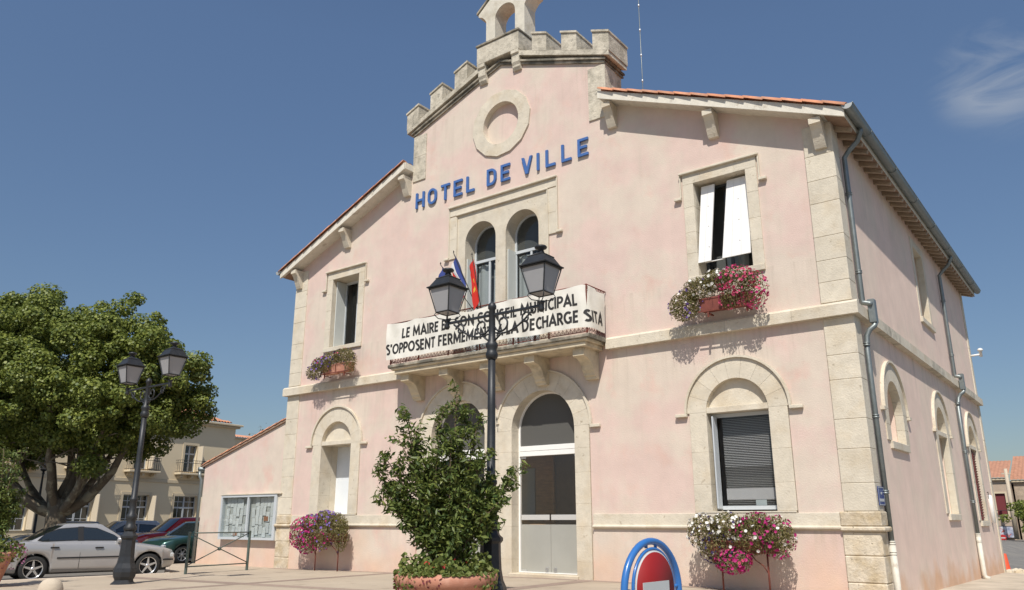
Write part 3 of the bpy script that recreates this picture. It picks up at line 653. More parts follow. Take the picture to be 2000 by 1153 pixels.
# upper left: inner shutter leaf folded on the left reveal, tall casement deep behind
W1 = win_frame('window', -6.17 - UH, -6.17 + UH, UZ0, UZ1, .50, bars_x=(-6.17,), w=.07)
def curtain(x0, x1, z0, z1, y, parent, m=M_CURT, amp=.03, fr=22):
    xs = np.linspace(x0, x1, 40); mb = MB(); mb.sheet([[(x, y + amp * math.sin(fr * x + z * .3), z) for z in (z0, (z0 + z1) / 2, z1)] for x in xs]); return mb.build('curtain', m, parent)
curtain(-6.15, -5.6, UZ0, 7.55, .60, W1)
MB().box(-6.765, -6.735, .12, .50, UZ0 + .02, UZ1 - .02, .004).build('shutter', mat('pale_grey_shutter', (.56, .58, .55), .7, vary=.04), hall)
MB().box(-7.05, -5.3, .405, .499, UZ0 - .1, UZ1 + .2).build('reveal_liner', M_STONE, hall) if 0 else None
def reveal(cx, hw, z0, z1, y0, y1, m=M_STONE, t=.06):
    mb = MB(); mb.box(cx - hw - t, cx - hw, y0, y1, z0 - t, z1 + t); mb.box(cx + hw, cx + hw + t, y0, y1, z0 - t, z1 + t); mb.box(cx - hw, cx + hw, y0, y1, z1, z1 + t); mb.box(cx - hw, cx + hw, y0, y1, z0 - t, z0); return mb.build('reveal', m, hall)
reveal(-6.17, UH, UZ0, UZ1, .402, .57); reveal(6.17, UH, UZ0, UZ1, .402, .57); reveal(-6.17, GH, GZ0, 3.545, .402, .66); reveal(6.17, GH, GZ0, 3.545, .402, .5)
# upper right: dark casement behind a pair of white board shutters propped out at the foot
W2 = win_frame('window', 6.17 - UH, 6.17 + UH, UZ0, UZ1, .42, bars_x=(6.17,), w=.06, m=mat('dark_casement', (.06, .07, .08), .5)); curtain(6.0, 6.5, UZ0, 7.9, .52, W2)
def shutter_leaf(x0t, x1t, x0b, x1b, lab=None):
    top, bot = (.17, 8.70), (-.03, 6.85); t = .035; mb = MB()
    def P(x, f, d): y = top[0] + (bot[0] - top[0]) * f; z = top[1] + (bot[1] - top[1]) * f; return (x, y + d, z)
    n = max(1, round((x1t - x0t) / .15))
    root = None
    for i in range(n):
        a0 = x0t + (x1t - x0t) * i / n + .002; a1 = x0t + (x1t - x0t) * (i + 1) / n - .002; b0 = x0b + (x1b - x0b) * i / n + .002; b1 = x0b + (x1b - x0b) * (i + 1) / n - .002
        V = [P(a0, 0, 0), P(a1, 0, 0), P(b1, 1, 0), P(b0, 1, 0), P(a0, 0, t), P(a1, 0, t), P(b1, 1, t), P(b0, 1, t)]
        F = [(0, 1, 2, 3), (7, 6, 5, 4), (0, 4, 5, 1), (1, 5, 6, 2), (2, 6, 7, 3), (3, 7, 4, 0)]
        m_ = MB().add(V, F)
        if root is None: root = m_.build('shutter', M_WHITEP, hall)
        else: m_.build('board', M_WHITEP, root)
    for f in (.12, .5, .88): a = P(x0t + .01, f, t); MB().box(max(x0t, x0b) + .02, min(x1t, x1b) - .03, a[1], a[1] + .03, a[2] - .05, a[2] + .05).build('batten', M_WHITEP, root)
    m3 = MB()
    for f in (.28, .55, .82): q = P((x0t + x1t) / 2, f, -.004); m3.lathe([(0, -.004), (.013, 0), (.013, .008)], 6, c=q, axis='y')
    m3.build('bolt_head', M_STEEL, root)
shutter_leaf(5.67, 5.99, 5.56, 5.86); shutter_leaf(6.28, 6.775, 6.12, 6.755)
MB().tube([(5.70, .02, 6.845), (6.15, .02, 6.845)], .012, 6).build('shutter_stay', M_WHITEP, hall)
# ground left: cream inner reveal and a closed white shutter
MB().box(-6.17 - GH, -6.17 + GH, .62, .655, GZ0, 3.54).build('shutter', mat('cool_white_board', (.70, .74, .77), .5, vary=.03), hall)
# ground right: grey frame, open casement leaf on the left, half raised venetian blind
W4 = win_frame('window', 5.52, 6.82, 1.60, 3.54, .22, bars_x=(), w=.075)
MB().box(5.60, 5.63, -.0, .215, 1.62, 3.48, .004).build('casement_leaf', M_PVC, W4)
mbl = MB(); nb = 52
me = MB().box(5.70, 6.735, -.011, .011, -.0012, .0012).data('slat', M_BLIND)
for i in range(nb):
    z = 3.42 - i * .034
    if 1.80 < z < 2.02: continue
    sl = link('slat', me, W4, loc=(0, .31, z), rot=(R(28 if z > 2.45 else -22), 0, 0))
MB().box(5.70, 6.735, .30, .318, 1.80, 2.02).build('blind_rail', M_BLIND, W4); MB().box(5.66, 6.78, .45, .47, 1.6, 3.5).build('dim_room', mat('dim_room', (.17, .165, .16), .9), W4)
MB().box(6.30, 6.52, .296, .302, 1.68, 1.79).build('notice_card', M_SIGNW, W4)
# balcony french windows
for i, c_ in enumerate(BC):
    f = win_frame('window', c_ - BH, c_ + BH, 5.48, BSP, .40, bars_x=(), bars_z=(8.32,), w=.055, arch=BSP)
    mb = MB(); mb.box(c_ - .03, c_ + .03, .40, .44, 5.5, 8.30); mb.build('mullion', M_PVC, f)
    MB().prism([(c_ - .48, 8.38), (c_ + .48, 8.38)] + arc(c_, BSP, BH - .06, 0, 180, 16), .455, .465).build('fanlight', mat('dusty_glass', (.085, .083, .076)), f)
    curtain(c_ - .50, c_ - .02, 5.5, 8.25, .52, f); curtain(c_ + .05, c_ + .50, 5.5, 8.25, .53, f)
    MB().box(c_ - BH + .004, c_ - BH + .03, .06, .39, 5.5, 8.35).build('shutter', mat('pale_grey_shutter', (.56, .58, .55)), f)
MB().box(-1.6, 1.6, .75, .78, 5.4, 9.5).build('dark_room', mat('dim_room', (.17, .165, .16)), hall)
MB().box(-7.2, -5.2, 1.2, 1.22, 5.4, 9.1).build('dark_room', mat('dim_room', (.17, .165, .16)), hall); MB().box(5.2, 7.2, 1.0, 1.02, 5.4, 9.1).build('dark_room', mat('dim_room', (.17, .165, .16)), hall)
# doors
for cx in DC:
    x0, x1 = cx - DH, cx + DH
    step = block(x0 - .05, x1 + .05, -.10, .42, -.15, .20, M_STONE, 'door_step', .012)
    d = MB(); o = [(x0, .205), (x1, .205)] + arc(cx, DSP, DH, 0, 180, 22); i_ = [(x0 + .045, .225), (x1 - .045, .225)] + arc(cx, DSP, DH - .045, 0, 180, 22)
    d.prism([o, i_], .26, .33); door = d.build('door', M_WHITEP, hall)
    MB().box(x0 + .04, x1 - .04, .235, .34, 2.905, 3.02, .004).build('transom_rail', M_WHITEP, door); MB().box(x0 + .04, x1 - .04, .245, .34, 3.03, 3.15, .004).build('transom_rail', M_WHITEP, door)
    MB().prism([(x0 + .045, 3.155), (x1 - .045, 3.155)] + arc(cx, DSP, DH - .045, 0, 180, 22), .295, .301).build('fanlight', mat('dusty_glass', (.085, .083, .076), .32, vary=.15, vscale=2), door)
    for s in (-1, 1):
        a, b = sorted((cx + s * .004, cx + s * (DH - .05)))
        lf = MB().box(a, b, .292, .302, 1.30, 2.90).build('door_leaf', M_GLASSD, door)
        MB().box(a, b, .290, .303, .215, 1.298).build('frosted_glass', M_FROST, lf)
        MB().box(a + .02, b - .02, .270, .288, 1.40, 1.52, .003).build('push_bar', mat('pale_push_bar', (.50, .49, .47), .5), lf)
        hx = cx + s * (DH - .13); MB().box(hx - .08, hx + .08, .275, .31, .215, .265).build('hinge', M_GALV, lf); MB().box(hx - .08, hx + .08, .275, .31, 2.85, 2.898).build('hinge', M_GALV, lf)
        MB().box(cx + s * .12 - .04, cx + s * .12 + .04, .272, .31, .235, .33, .004).build('floor_lock', M_STEEL, lf)
# what shows through the glass: oak porch panels and a pale notice
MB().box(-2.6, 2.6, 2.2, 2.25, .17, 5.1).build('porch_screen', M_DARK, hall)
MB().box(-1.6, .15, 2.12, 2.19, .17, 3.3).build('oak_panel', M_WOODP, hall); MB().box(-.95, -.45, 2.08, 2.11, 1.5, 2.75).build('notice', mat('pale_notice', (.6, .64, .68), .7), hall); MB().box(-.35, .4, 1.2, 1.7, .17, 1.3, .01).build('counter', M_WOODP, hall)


# --- gutters and downpipes
for s in (-1, 1):
    mb = MB(); n = 10; rows = []
    for y in (-.46, 1.2, 1.21, 5, 9, 13, DEP + .42):
        rr = .105 if y != 1.2 else .112
        rows.append([(s * 9.10 + rr * math.cos(R(180 + 180 * j / n)), y, 9.36 + rr * math.sin(R(180 + 180 * j / n))) for j in range(n + 1)])
    mb.sheet(rows)
    rows = [[(s * 9.10 + .095 * math.cos(R(180 + 180 * j / n)), y, 9.362 + .095 * math.sin(R(180 + 180 * j / n))) for j in range(n + 1)] for y in (-.46, DEP + .42)]
    mb.sheet(rows)
    for e in (-1, 1): mb.tube([(s * 9.10 + e * .105, -.46, 9.37), (s * 9.10 + e * .105, DEP + .42, 9.37)], .014, 6)
    g = mb.build('gutter', M_ZINC, hall)
    MB().prism(arc(s * 9.10, 9.36, .104, 180, 360, 12), -.475, -.461).build('end_cap', mat('pale_zinc', (.42, .43, .41), .5, .3), g)
    for i in range(7): MB().tube([(s * 9.10 + .112 * math.cos(R(a)), 1.0 + i * 2.3, 9.36 + .112 * math.sin(R(a))) for a in range(180, 361, 20)], .008, 4).build('gutter_band', M_ZINC, g)
def downpipe(y, ybase, hop=True):
    xb = 8.685; r = .052
    up = MB(); up.tube([(9.08, y - .05, 9.30), (9.07, y - .05, 9.18), (8.98, y, 9.02), (8.80, y, 8.86), (xb, y, 8.72), (xb, y, 8.5), (xb, y, 5.62), (xb, y, 5.56), (8.80, y, 5.53), (8.86, y, 5.50)], r, 12)
    p = up.build('downpipe', M_ZINC, hall)
    MB().box(8.765, 8.90, y + .0, y + .17, 5.14, 5.62, .01).build('pipe_casing', M_ZINC, p)
    MB().tube([(8.86, y + .08, 5.16), (8.84, y + .05, 5.08), (8.75, y, 5.0), (xb, y, 4.88), (xb, ybase, 4.6), (xb, ybase, 1.0)], r, 12).build('pipe_length', M_ZINC, p)
    g0 = gz(8.7, ybase) if ybase > 3 else -.02
    MB().tube([(xb, ybase, 1.0), (xb, ybase, g0 + .12), (xb + .03, ybase, g0 + .05)] + ([(xb + .13, ybase, g0 + .02)] if ybase > 3 else []), .062, 12).build('pipe_foot', M_PIPEW, p)
    for z, m_ in ((6.2, M_ZINC), (7.9, M_ZINC), (4.7, M_ZINC), (3.3, M_ZINC), (1.9, M_ZINC), (1.0, M_PIPEW), (.82, M_PIPEW)):
        yy = y if z > 5 else ybase
        MB().lathe([(.055, -.035), (.068, -.03), (.068, -.012), (.058, -.008), (.058, .008), (.068, .012), (.068, .03), (.055, .035)], 12, c=(xb, yy, z)).build('pipe_collar', m_, p)
    return p
downpipe(.62, .52); downpipe(11.05, 10.75)

# ================================================================== THINGS FIXED TO THE HALL
letters = thing('building_sign', 'blue raised capital letters reading HOTEL DE VILLE across the pink gable', 'sign')
LX = [('H', -3.20, -2.86), ('O', -2.71, -2.37), ('T', -2.19, -1.86), ('E', -1.70, -1.38), ('L', -1.22, -.93), ('D', -.47, -.15), ('E', .02, .33), ('V', .73, 1.08), ('I', 1.235, 1.32), ('L', 1.52, 1.82), ('L', 2.02, 2.32), ('E', 2.52, 2.83)]
def stroke(mb, a, b, w=.085):
    (ax, az), (bx, bz) = a, b; d = Vector((bx - ax, bz - az)); L_ = d.length; d /= L_; n_ = Vector((-d.y, d.x)) * w / 2
    P = [(ax + n_.x, az + n_.y), (ax - n_.x, az - n_.y), (bx - n_.x, bz - n_.y), (bx + n_.x, bz + n_.y)]; mb.prism(P, -.065, -.012)
for ch, x0, x1 in LX:
    z0, z1 = 10.29, 10.78; w = .070; h = w / 2; mb = MB(); a, b = x0 + h, x1 - h; t, q = z1 - h, z0 + h; m_ = (z0 + z1) / 2
    if ch == 'O':
        rr = (x1 - x0) / 2; o = arc((x0 + x1) / 2, z1 - rr, rr, 0, 180, 12) + arc((x0 + x1) / 2, z0 + rr, rr, 180, 360, 12); i_ = arc((x0 + x1) / 2, z1 - rr, rr - w, 0, 180, 12) + arc((x0 + x1) / 2, z0 + rr, rr - w, 180, 360, 12); mb.prism([o, i_], -.065, -.012)
    elif ch == 'D':
        rr = .17; o = [(x0, z0), (x1 - rr, z0)] + arc(x1 - rr, z0 + rr, rr, 270, 360, 6) + arc(x1 - rr, z1 - rr, rr, 0, 90, 6) + [(x0, z1)]
        i_ = [(x0 + w, z0 + w), (x1 - rr, z0 + w)] + arc(x1 - rr, z0 + rr, rr - w, 270, 360, 6) + arc(x1 - rr, z1 - rr, rr - w, 0, 90, 6) + [(x0 + w, z1 - w)]; mb.prism([o, i_], -.065, -.012)
    elif ch == 'V':
        c_ = (x0 + x1) / 2; mb.prism([(x0, z1), (c_ - .04, z0), (c_ + .04, z0), (x1, z1), (x1 - .075, z1), (c_, z0 + .15), (x0 + .075, z1)], -.065, -.012)
    else:
        O = {'H': [(0, z0, 1, z1)], }
        if ch in 'HLEI': mb.prism([(x0, z0), (x0 + w, z0), (x0 + w, z1), (x0, z1)], -.065, -.012)
        if ch == 'H': mb.prism([(x1 - w, z0), (x1, z0), (x1, z1), (x1 - w, z1)], -.065, -.012); mb.prism([(x0 + w, m_ - h), (x1 - w, m_ - h), (x1 - w, m_ + h), (x0 + w, m_ + h)], -.064, -.013)
        if ch == 'T': c_ = (x0 + x1) / 2; mb.prism([(c_ - h, z0), (c_ + h, z0), (c_ + h, z1 - w), (c_ - h, z1 - w)], -.064, -.013); mb.prism([(x0, z1 - w), (x1, z1 - w), (x1, z1), (x0, z1)], -.065, -.012)
        if ch in 'LE': mb.prism([(x0 + w, z0), (x1, z0), (x1, z0 + w), (x0 + w, z0 + w)], -.064, -.013)
        if ch == 'E': mb.prism([(x0 + w, z1 - w), (x1, z1 - w), (x1, z1), (x0 + w, z1)], -.064, -.013); mb.prism([(x0 + w, m_ - h), (x1 - .04, m_ - h), (x1 - .04, m_ + h), (x0 + w, m_ + h)], -.064, -.013)
    mb.build('letter', M_BLUE, letters)

# banner tied along the balcony rail, turning the corner at its right end
S1 = 3.02; RC = .16
def bpath(s_):
    """arc length along the banner (x on the front) -> plan position and outward normal"""
    yf = -.895
    if s_ <= S1: return s_, yf, 0, -1
    a = (s_ - S1) / RC
    if a < math.pi / 2: return S1 + RC * math.sin(a), yf + RC * (1 - math.cos(a)), math.sin(a), -math.cos(a)
    return S1 + RC, yf + RC + (s_ - S1 - RC * math.pi / 2), 1, 0
def ripple(s_, z):
    return (.016 * math.sin(2.1 * s_ + 1.5 * z) + .018 * math.sin(5.3 * s_ - 3.1 * z + 1) + .010 * math.sin(11 * s_ + 6 * z) * (1 + .6 * math.sin(s_)) + .02 * max(0, 1 - abs(s_ + .1) * 1.2) * math.sin(9 * z)) * (1.0)
def bpt(s_, z, off=0):
    x, y, nx, ny = bpath(s_); r_ = .040 + ripple(s_, z) * .9 + off; return (x + nx * r_, y + ny * r_, z)
def ztop(s_):
    t = ((s_ + 3.22) % 1.05) / 1.05; sag = .038 * 4 * t * (1 - t); return 6.60 - sag - .10 * math.exp(-((s_ + .15) / .45) ** 2) - (.05 if s_ > 3.5 else 0)
def zbot(s_): return 5.585 + .012 * math.sin(3 * s_) + .03 * math.exp(-((s_ - 1.0) / .8) ** 2)
mb = MB(); SS = np.linspace(-3.24, 3.86, 150)
mb.sheet([[bpt(s_, zbot(s_) + (ztop(s_) - zbot(s_)) * k / 14) for k in range(15)] for s_ in SS])
banner = link('banner', mb.data('banner', M_BANNER), None, 'white canvas protest banner with two lines of black capitals, tied along the balcony rail', 'banner')
def A_(cx, cz, rx, rz, a0, a1, n=10): return [(cx + rx * math.cos(R(a0 + (a1 - a0) * i / n)), cz + rz * math.sin(R(a0 + (a1 - a0) * i / n))) for i in range(n + 1)]
GL = {  # capitals as strokes: width, polylines in a box one unit high
 'L': (.44, [[(.08, 1), (.08, .08), (.44, .08)]]), 'E': (.48, [[(.46, .92), (.08, .92), (.08, .08), (.46, .08)], [(.08, .52), (.42, .52)]]), 'F': (.46, [[(.46, .92), (.08, .92), (.08, 0)], [(.08, .50), (.42, .50)]]),
 'M': (.86, [[(.08, 0), (.13, .98), (.43, .18), (.73, .98), (.78, 0)]]), 'A': (.66, [[(.03, 0), (.33, .98), (.63, 0)], [(.14, .30), (.52, .30)]]), 'I': (.16, [[(.08, 0), (.08, 1)]]),
 'R': (.56, [[(.08, 0), (.08, .92), (.26, .92)] + A_(.26, .70, .22, .22, 80, -80, 8) + [(.08, .48)], [(.26, .48), (.53, 0)]]), 'P': (.52, [[(.08, 0), (.08, .92), (.26, .92)] + A_(.26, .68, .22, .24, 80, -80, 8) + [(.08, .44)]]),
 'T': (.56, [[(0, .92), (.56, .92)], [(.28, .92), (.28, 0)]]), 'S': (.48, [A_(.25, .72, .18, .20, 40, 180, 8) + A_(.25, .28, .19, .20, 90, -140, 10)[2:]]), 'O': (.76, [A_(.38, .5, .31, .42, 0, 360, 20)]),
 'N': (.66, [[(.08, 0), (.08, .97), (.58, .03), (.58, 1)]]), 'C': (.62, [A_(.40, .5, .32, .42, 48, 312, 16)]), 'U': (.62, [[(.08, 1), (.08, .36)] + A_(.31, .34, .23, .26, 190, 350, 10) + [(.54, .36), (.54, 1)]]),
 'D': (.68, [[(.08, .08), (.08, .92), (.24, .92)] + A_(.24, .5, .36, .42, 80, -80, 12) + [(.24, .08), (.08, .08)]]), 'H': (.64, [[(.08, 0), (.08, 1)], [(.56, 0), (.56, 1)], [(.08, .52), (.56, .52)]]),
 'G': (.70, [A_(.40, .5, .32, .42, 52, 300, 16) + [(.62, .14), (.62, .46), (.44, .46)]]), "'": (.14, [[(.07, 1), (.06, .72)]])}
def banner_text(txt, s0, s1, z0, z1, wst=.205):
    tot = sum((GL[c_][0] + .10) if c_ != ' ' else .34 for c_ in txt) - .10; kx = (s1 - s0) / tot; H_ = z1 - z0; mb = MB(); cur = 0; q = 0
    for c_ in txt:
        if c_ == ' ': cur += .34; continue
        w_, PLs = GL[c_]
        for P in PLs:
            P = [Vector((s0 + (cur + x) * kx, z0 + z * H_)) for x, z in P]; hw_ = wst * H_ / 2; n = len(P); closed = (P[0] - P[-1]).length < 1e-4
            pts = []
            for a, b in zip(P, P[1:]):
                m_ = max(1, int((b - a).length / .05)); pts += [a.lerp(b, i / m_) for i in range(m_)]
            pts.append(P[-1])
            L1, L2 = [], []
            for i, p in enumerate(pts):
                pa = pts[i - 1] if i else (pts[-2] if closed else None); pb = pts[i + 1] if i < len(pts) - 1 else (pts[1] if closed else None)
                d1 = (p - pa).normalized() if pa is not None else (pb - p).normalized(); d2 = (pb - p).normalized() if pb is not None else d1
                n1 = Vector((-d1.y, d1.x)); n2 = Vector((-d2.y, d2.x)); nn = (n1 + n2); nn = nn.normalized() if nn.length > 1e-3 else n1; k_ = min(1.9, 1 / max(.35, nn.dot(n1)))
                L1.append(p + nn * hw_ * k_); L2.append(p - nn * hw_ * k_)
            q += 1; off = .0045 + .0005 * (q % 3)
            mb.sheet([[bpt(a.x, a.y, off), bpt(b.x, b.y, off)] for a, b in zip(L1, L2)], False)
        cur += w_ + .10; mb.build('letter', M_INK, banner); mb = MB()
l1 = banner_text('LE MAIRE ET SON CONSEIL MUNICIPAL', -2.67, 2.96, 6.125, 6.40)
l2 = banner_text("S'OPPOSENT FERMEMENT A LA DECHARGE SITA", -3.235, 3.72, 5.72, 6.005)
# flags on poles leaning out over the rail
def flag(base, tip, label, paint, ln=.95, wd=.34, sway=.06):
    r_ = thing('flag', label, 'flag', base, group='flags on the balcony'); d = Vector(tip) - Vector(base)
    MB().tube([(0, 0, 0), d], .011, 6).build('pole', M_INK, r_); MB().lathe([(0, 0), (.02, .03), (0, .09)], 8, c=tuple(d)).build('finial', M_INK, r_)
    n, k = 20, 10; mats_ = paint['m']; V = []
    for i in range(n + 1):
        for j in range(k + 1):
            u = i / n; v = j / k
            p = d * (1 - .02 - u * ln / d.length)   # along the pole
            fall = Vector((-.10 * v + .03 * math.sin(7 * v + 5 * u), .02 + sway * math.sin(9 * v + 3 * u) * v, -wd * v * (1.15 - .25 * u) - .22 * v * v))
            V.append(p + fall)
    me = bpy.data.meshes.new('cloth'); F = [(i * (k + 1) + j, i * (k + 1) + j + 1, (i + 1) * (k + 1) + j + 1, (i + 1) * (k + 1) + j) for i in range(n) for j in range(k)]
    me.from_pydata([tuple(v) for v in V], [], F)
    for m_ in mats_: me.materials.append(m_)
    for q, p in enumerate(me.polygons): i, j = divmod(q, k); p.material_index = paint['f'](i / n, j / k); p.use_smooth = True
    link('cloth', me, r_); return r_
FB = mat('flag_blue', (.035, .06, .25), .8, trans=.2); FW = mat('flag_white', (.75, .75, .75), .8, trans=.2); FR = mat('flag_red', (.60, .025, .015), .8, trans=.2); FY = mat('flag_gold', (.75, .42, .04), .8, trans=.2)
flag((-.18, -.86, 6.50), (-1.02, -1.25, 7.80), 'furled blue european flag, leftmost on the balcony rail', {'m': [FB, FY], 'f': lambda u, v: 1 if (abs(u - .5) < .06 and abs(v - .5) < .06) else 0}, .7, .3)
flag((-.06, -.86, 6.50), (-.60, -1.22, 8.04), 'blue white and red french flag on a slanting pole behind the banner', {'m': [FB, FW, FR], 'f': lambda u, v: 0 if v < .36 else (1 if v < .7 else 2)}, .85, .36)
ff = flag((.05, -.86, 6.50), (-.12, -1.05, 7.92), 'red flag with a gold cross hanging in front of the left balcony window', {'m': [FR, FY], 'f': lambda u, v: 1 if (.30 < u < .62 and .25 < v < .85 and (abs(u - .46) < .05 or abs(v - .55) < .12)) else 0}, 1.05, .22, .04)

# lightning rod / aerial mast behind the gable
am = thing('aerial_mast', 'thin steel aerial mast rising behind the crenellated gable', 'antenna', (1.9, 5.0, 11.6))
MB().tube([(0, 0, -.3), (0, 0, 7.6)], .014, 6).build('mast', M_ZINC, am)
for i in range(6): MB().lathe([(.016, 0), (.032, .02), (.032, .08), (.016, .1)], 8, c=(0, 0, 1.6 + i * .95)).build('mast_joint', M_GALV, am)
# enamel street plate round the corner
sp = thing('street_sign', 'small blue enamel street name plate on the side wall near the corner', 'sign', (8.655, .28, 1.82))
MB().box(0, .012, -.21, .21, -.17, .17, .003).build('plate', mat('blue_enamel', (.035, .06, .22), .3), sp)
mb = MB(); mb.prism([[(-.20, -.16), (.20, -.16), (.20, .16), (-.20, .16)], [(-.188, -.148), (.188, -.148), (.188, .148), (-.188, .148)]], .0125, .0145, 'yz'); mb.build('border', M_SIGNW, sp)
for y0, y1, z0, z1 in ((-.04, .05, .03, .075), (-.15, -.06, -.095, -.045), (-.04, .03, -.095, -.045), (.05, .15, -.095, -.045)): MB().box(.0125, .0145, y0, y1, z0, z1).build('worn_print', M_SIGNW, sp)
# white wall outlet high on the far end of the side wall
wl = thing('wall_vent', 'white capped vent pipe sticking out of the far end of the side wall', 'vent', (8.6, 15.8, 6.95))
MB().tube([(0, 0, 0), (.32, 0, .02)], .035, 8).build('pipe', M_WHITEP, wl); MB().lathe([(.05, -.06), (.05, .14), (.085, .14), (.085, .20), (.03, .24), (0, .24)], 12, c=(.34, 0, 0)).build('cap', M_WHITEP, wl)
mbx = thing('service_box', 'white cylindrical service pipe beside the red louvred window', 'pipe', (8.66, 14.55, 1.35)); MB().lathe([(.0, -.05), (.07, -.03), (.07, .78), (.05, .82), (0, .83)], 12).build('casing', M_WHITEP, mbx); MB().tube([(-.05, 0, .9), (0, -.2, .92), (0, -.25, .7)], .01, 5).build('wire', M_INK, mbx)

# ================================================================== FLOWERS
def leaves(name, m, pts, size, parent=None, kind='stuff', shape='leaf', nrm=None, rs=None, **k):
    """many small bent leaves in one mesh; pts Nx3 (numpy); each leaf 4 triangles folded on its midrib"""
    rs = rs or np.random.RandomState(len(pts)); n = len(pts)
    u = rs.normal(size=(n, 3)); 
    if nrm is not None: u = nrm + .55 * u
    u /= np.linalg.norm(u, axis=1)[:, None]
    w = rs.normal(size=(n, 3)); w -= (w * u).sum(1)[:, None] * u; w /= np.linalg.norm(w, axis=1)[:, None]; t = np.cross(u, w)
    sz = size * rs.uniform(.6, 1.25, n)[:, None]
    if shape == 'leaf':  T = [(-.5, 0, 0), (0, .185, .06), (.55, 0, -.07), (0, -.185, .06)]; Fc = [(0, 1, 2), (0, 2, 3)]
    elif shape == 'blob': T = [(-.5, 0, 0), (-.15, .46, .06), (.42, .3, -.04), (.42, -.3, -.04), (-.15, -.46, .06)]; Fc = [(0, 1, 2), (0, 2, 3), (0, 3, 4)]
    else: T = [(0, 0, -.16)] + [(.5 * math.cos(2 * math.pi * i / 6), .5 * math.sin(2 * math.pi * i / 6), .1) for i in range(6)]; Fc = [(0, i + 1, (i + 1) % 6 + 1) for i in range(6)]
    V = np.concatenate([(pts + sz * (a * t + b * w + c_ * u))[:, None, :] for a, b, c_ in T], 1).reshape(-1, 3)
    kT = len(T); F = (np.arange(n)[:, None, None] * kT + np.array(Fc)[None]).reshape(-1, 3)
    me = bpy.data.meshes.new(name); me.vertices.add(len(V)); me.vertices.foreach_set('co', V.ravel()); me.loops.add(F.size); me.loops.foreach_set('vertex_index', F.ravel().astype(np.int32))
    me.polygons.add(len(F)); me.polygons.foreach_set('loop_start', np.arange(0, F.size, 3, dtype=np.int32)); me.polygons.foreach_set('loop_total', np.full(len(F), 3, np.int32))
    at = me.attributes.new('rnd', 'FLOAT', 'FACE'); at.data.foreach_set('value', np.repeat(np.clip(rs.normal(.35, .25, n), 0, 1), len(Fc)).astype(np.float32))
    me.materials.append(m); me.update(); me.validate(); return link(name, me, parent, kind=kind, **k)
def clump(rs, n, c, r, hollow=.55):
    d = rs.normal(size=(n, 3)); d /= np.linalg.norm(d, axis=1)[:, None]; q = (hollow + (1 - hollow) * rs.rand(n) ** .6)[:, None]; return np.array(c) + d * q * np.array(r), d
def pet(c): return mat('petal_%d_%d_%d' % tuple(int(v * 100) for v in c), c, .7, attr=tuple(min(1, v * 1.35 + .02) for v in c), trans=.3)
P_MAG, P_PINK, P_WHITE, P_VIO, P_DARK = (.42, .012, .16), (.55, .07, .16), (.78, .76, .70), (.20, .12, .42), (.035, .02, .09)
def flower_mass(parent, blobs, seed, fwd=0):
    """blobs: (centre, radii, leaf count, [(petal colour, count)])"""
    rs = np.random.RandomState(seed); L = []; Nn = []; FL = {}
    blobs = [((c_[0], c_[1] - fwd, c_[2]), r_, nl, fl) for c_, r_, nl, fl in blobs]
    for c_, r_, nl, fl in blobs:
        p, d = clump(rs, int(nl * 2.1), c_, r_, .40); L.append(p); Nn.append(d)
        for colr, nf in fl:
            nf = int(nf * 1.15); p, d = clump(rs, nf * 2, c_, np.array(r_) * 1.04, .92); k_ = (d[:, 1] < .35); p, d = p[k_][:nf], d[k_][:nf]; FL.setdefault(colr, []).append((p, d))
    leaves('foliage', M_LEAFD, np.concatenate(L), .058, parent, nrm=np.concatenate(Nn) * .6, rs=rs)
    for colr, pd in FL.items():
        leaves('blossoms', pet(colr), np.concatenate([a for a, _ in pd]), (.060 if colr != P_DARK else .055), parent, shape='flower', nrm=np.concatenate([b for _, b in pd]) * 1.5, rs=rs)
    # trailing stems
    mb = MB()
    for c_, r_, nl, fl in blobs:
        for i in range(4):
            a = rs.rand() * 6.28; x = c_[0] + r_[0] * .8 * math.cos(a); mb.tube([(c_[0], c_[1], c_[2]), (x, c_[1] - r_[1] * .5, c_[2] + r_[2] * .2), (x + .03, c_[1] - r_[1] * .7, c_[2] - r_[2] * .9)], .004, 3, caps=False)
    mb.build('stems', M_TWIG, parent, kind='stuff')
def trough(parent, x0, x1, y0, y1, z0, z1, m=M_BROWNP):
    mb = MB(); t = .012; i_ = .03
    V = [(x0 + i_, y0 + i_, z0), (x1 - i_, y0 + i_, z0), (x1 - i_, y1 - i_, z0), (x0 + i_, y1 - i_, z0), (x0, y0, z1), (x1, y0, z1), (x1, y1, z1), (x0, y1, z1), (x0 + t, y0 + t, z1), (x1 - t, y0 + t, z1), (x1 - t, y1 - t, z1), (x0 + t, y1 - t, z1), (x0 + t, y0 + t, z1 - .05), (x1 - t, y0 + t, z1 - .05), (x1 - t, y1 - t, z1 - .05), (x0 + t, y1 - t, z1 - .05)]
    F = [(0, 1, 2, 3), (0, 1, 5, 4), (1, 2, 6, 5), (2, 3, 7, 6), (3, 0, 4, 7), (4, 5, 9, 8), (5, 6, 10, 9), (6, 7, 11, 10), (7, 4, 8, 11), (8, 9, 13, 12), (9, 10, 14, 13), (10, 11, 15, 14), (11, 8, 12, 15), (12, 13, 14, 15)]
    mb.add(V, F); tr = mb.build('trough', m, parent); MB().box(x0 - .006, x1 + .006, y0 - .006, y0 + .004, z1 - .03, z1 + .004).build('rim', m, tr); return tr
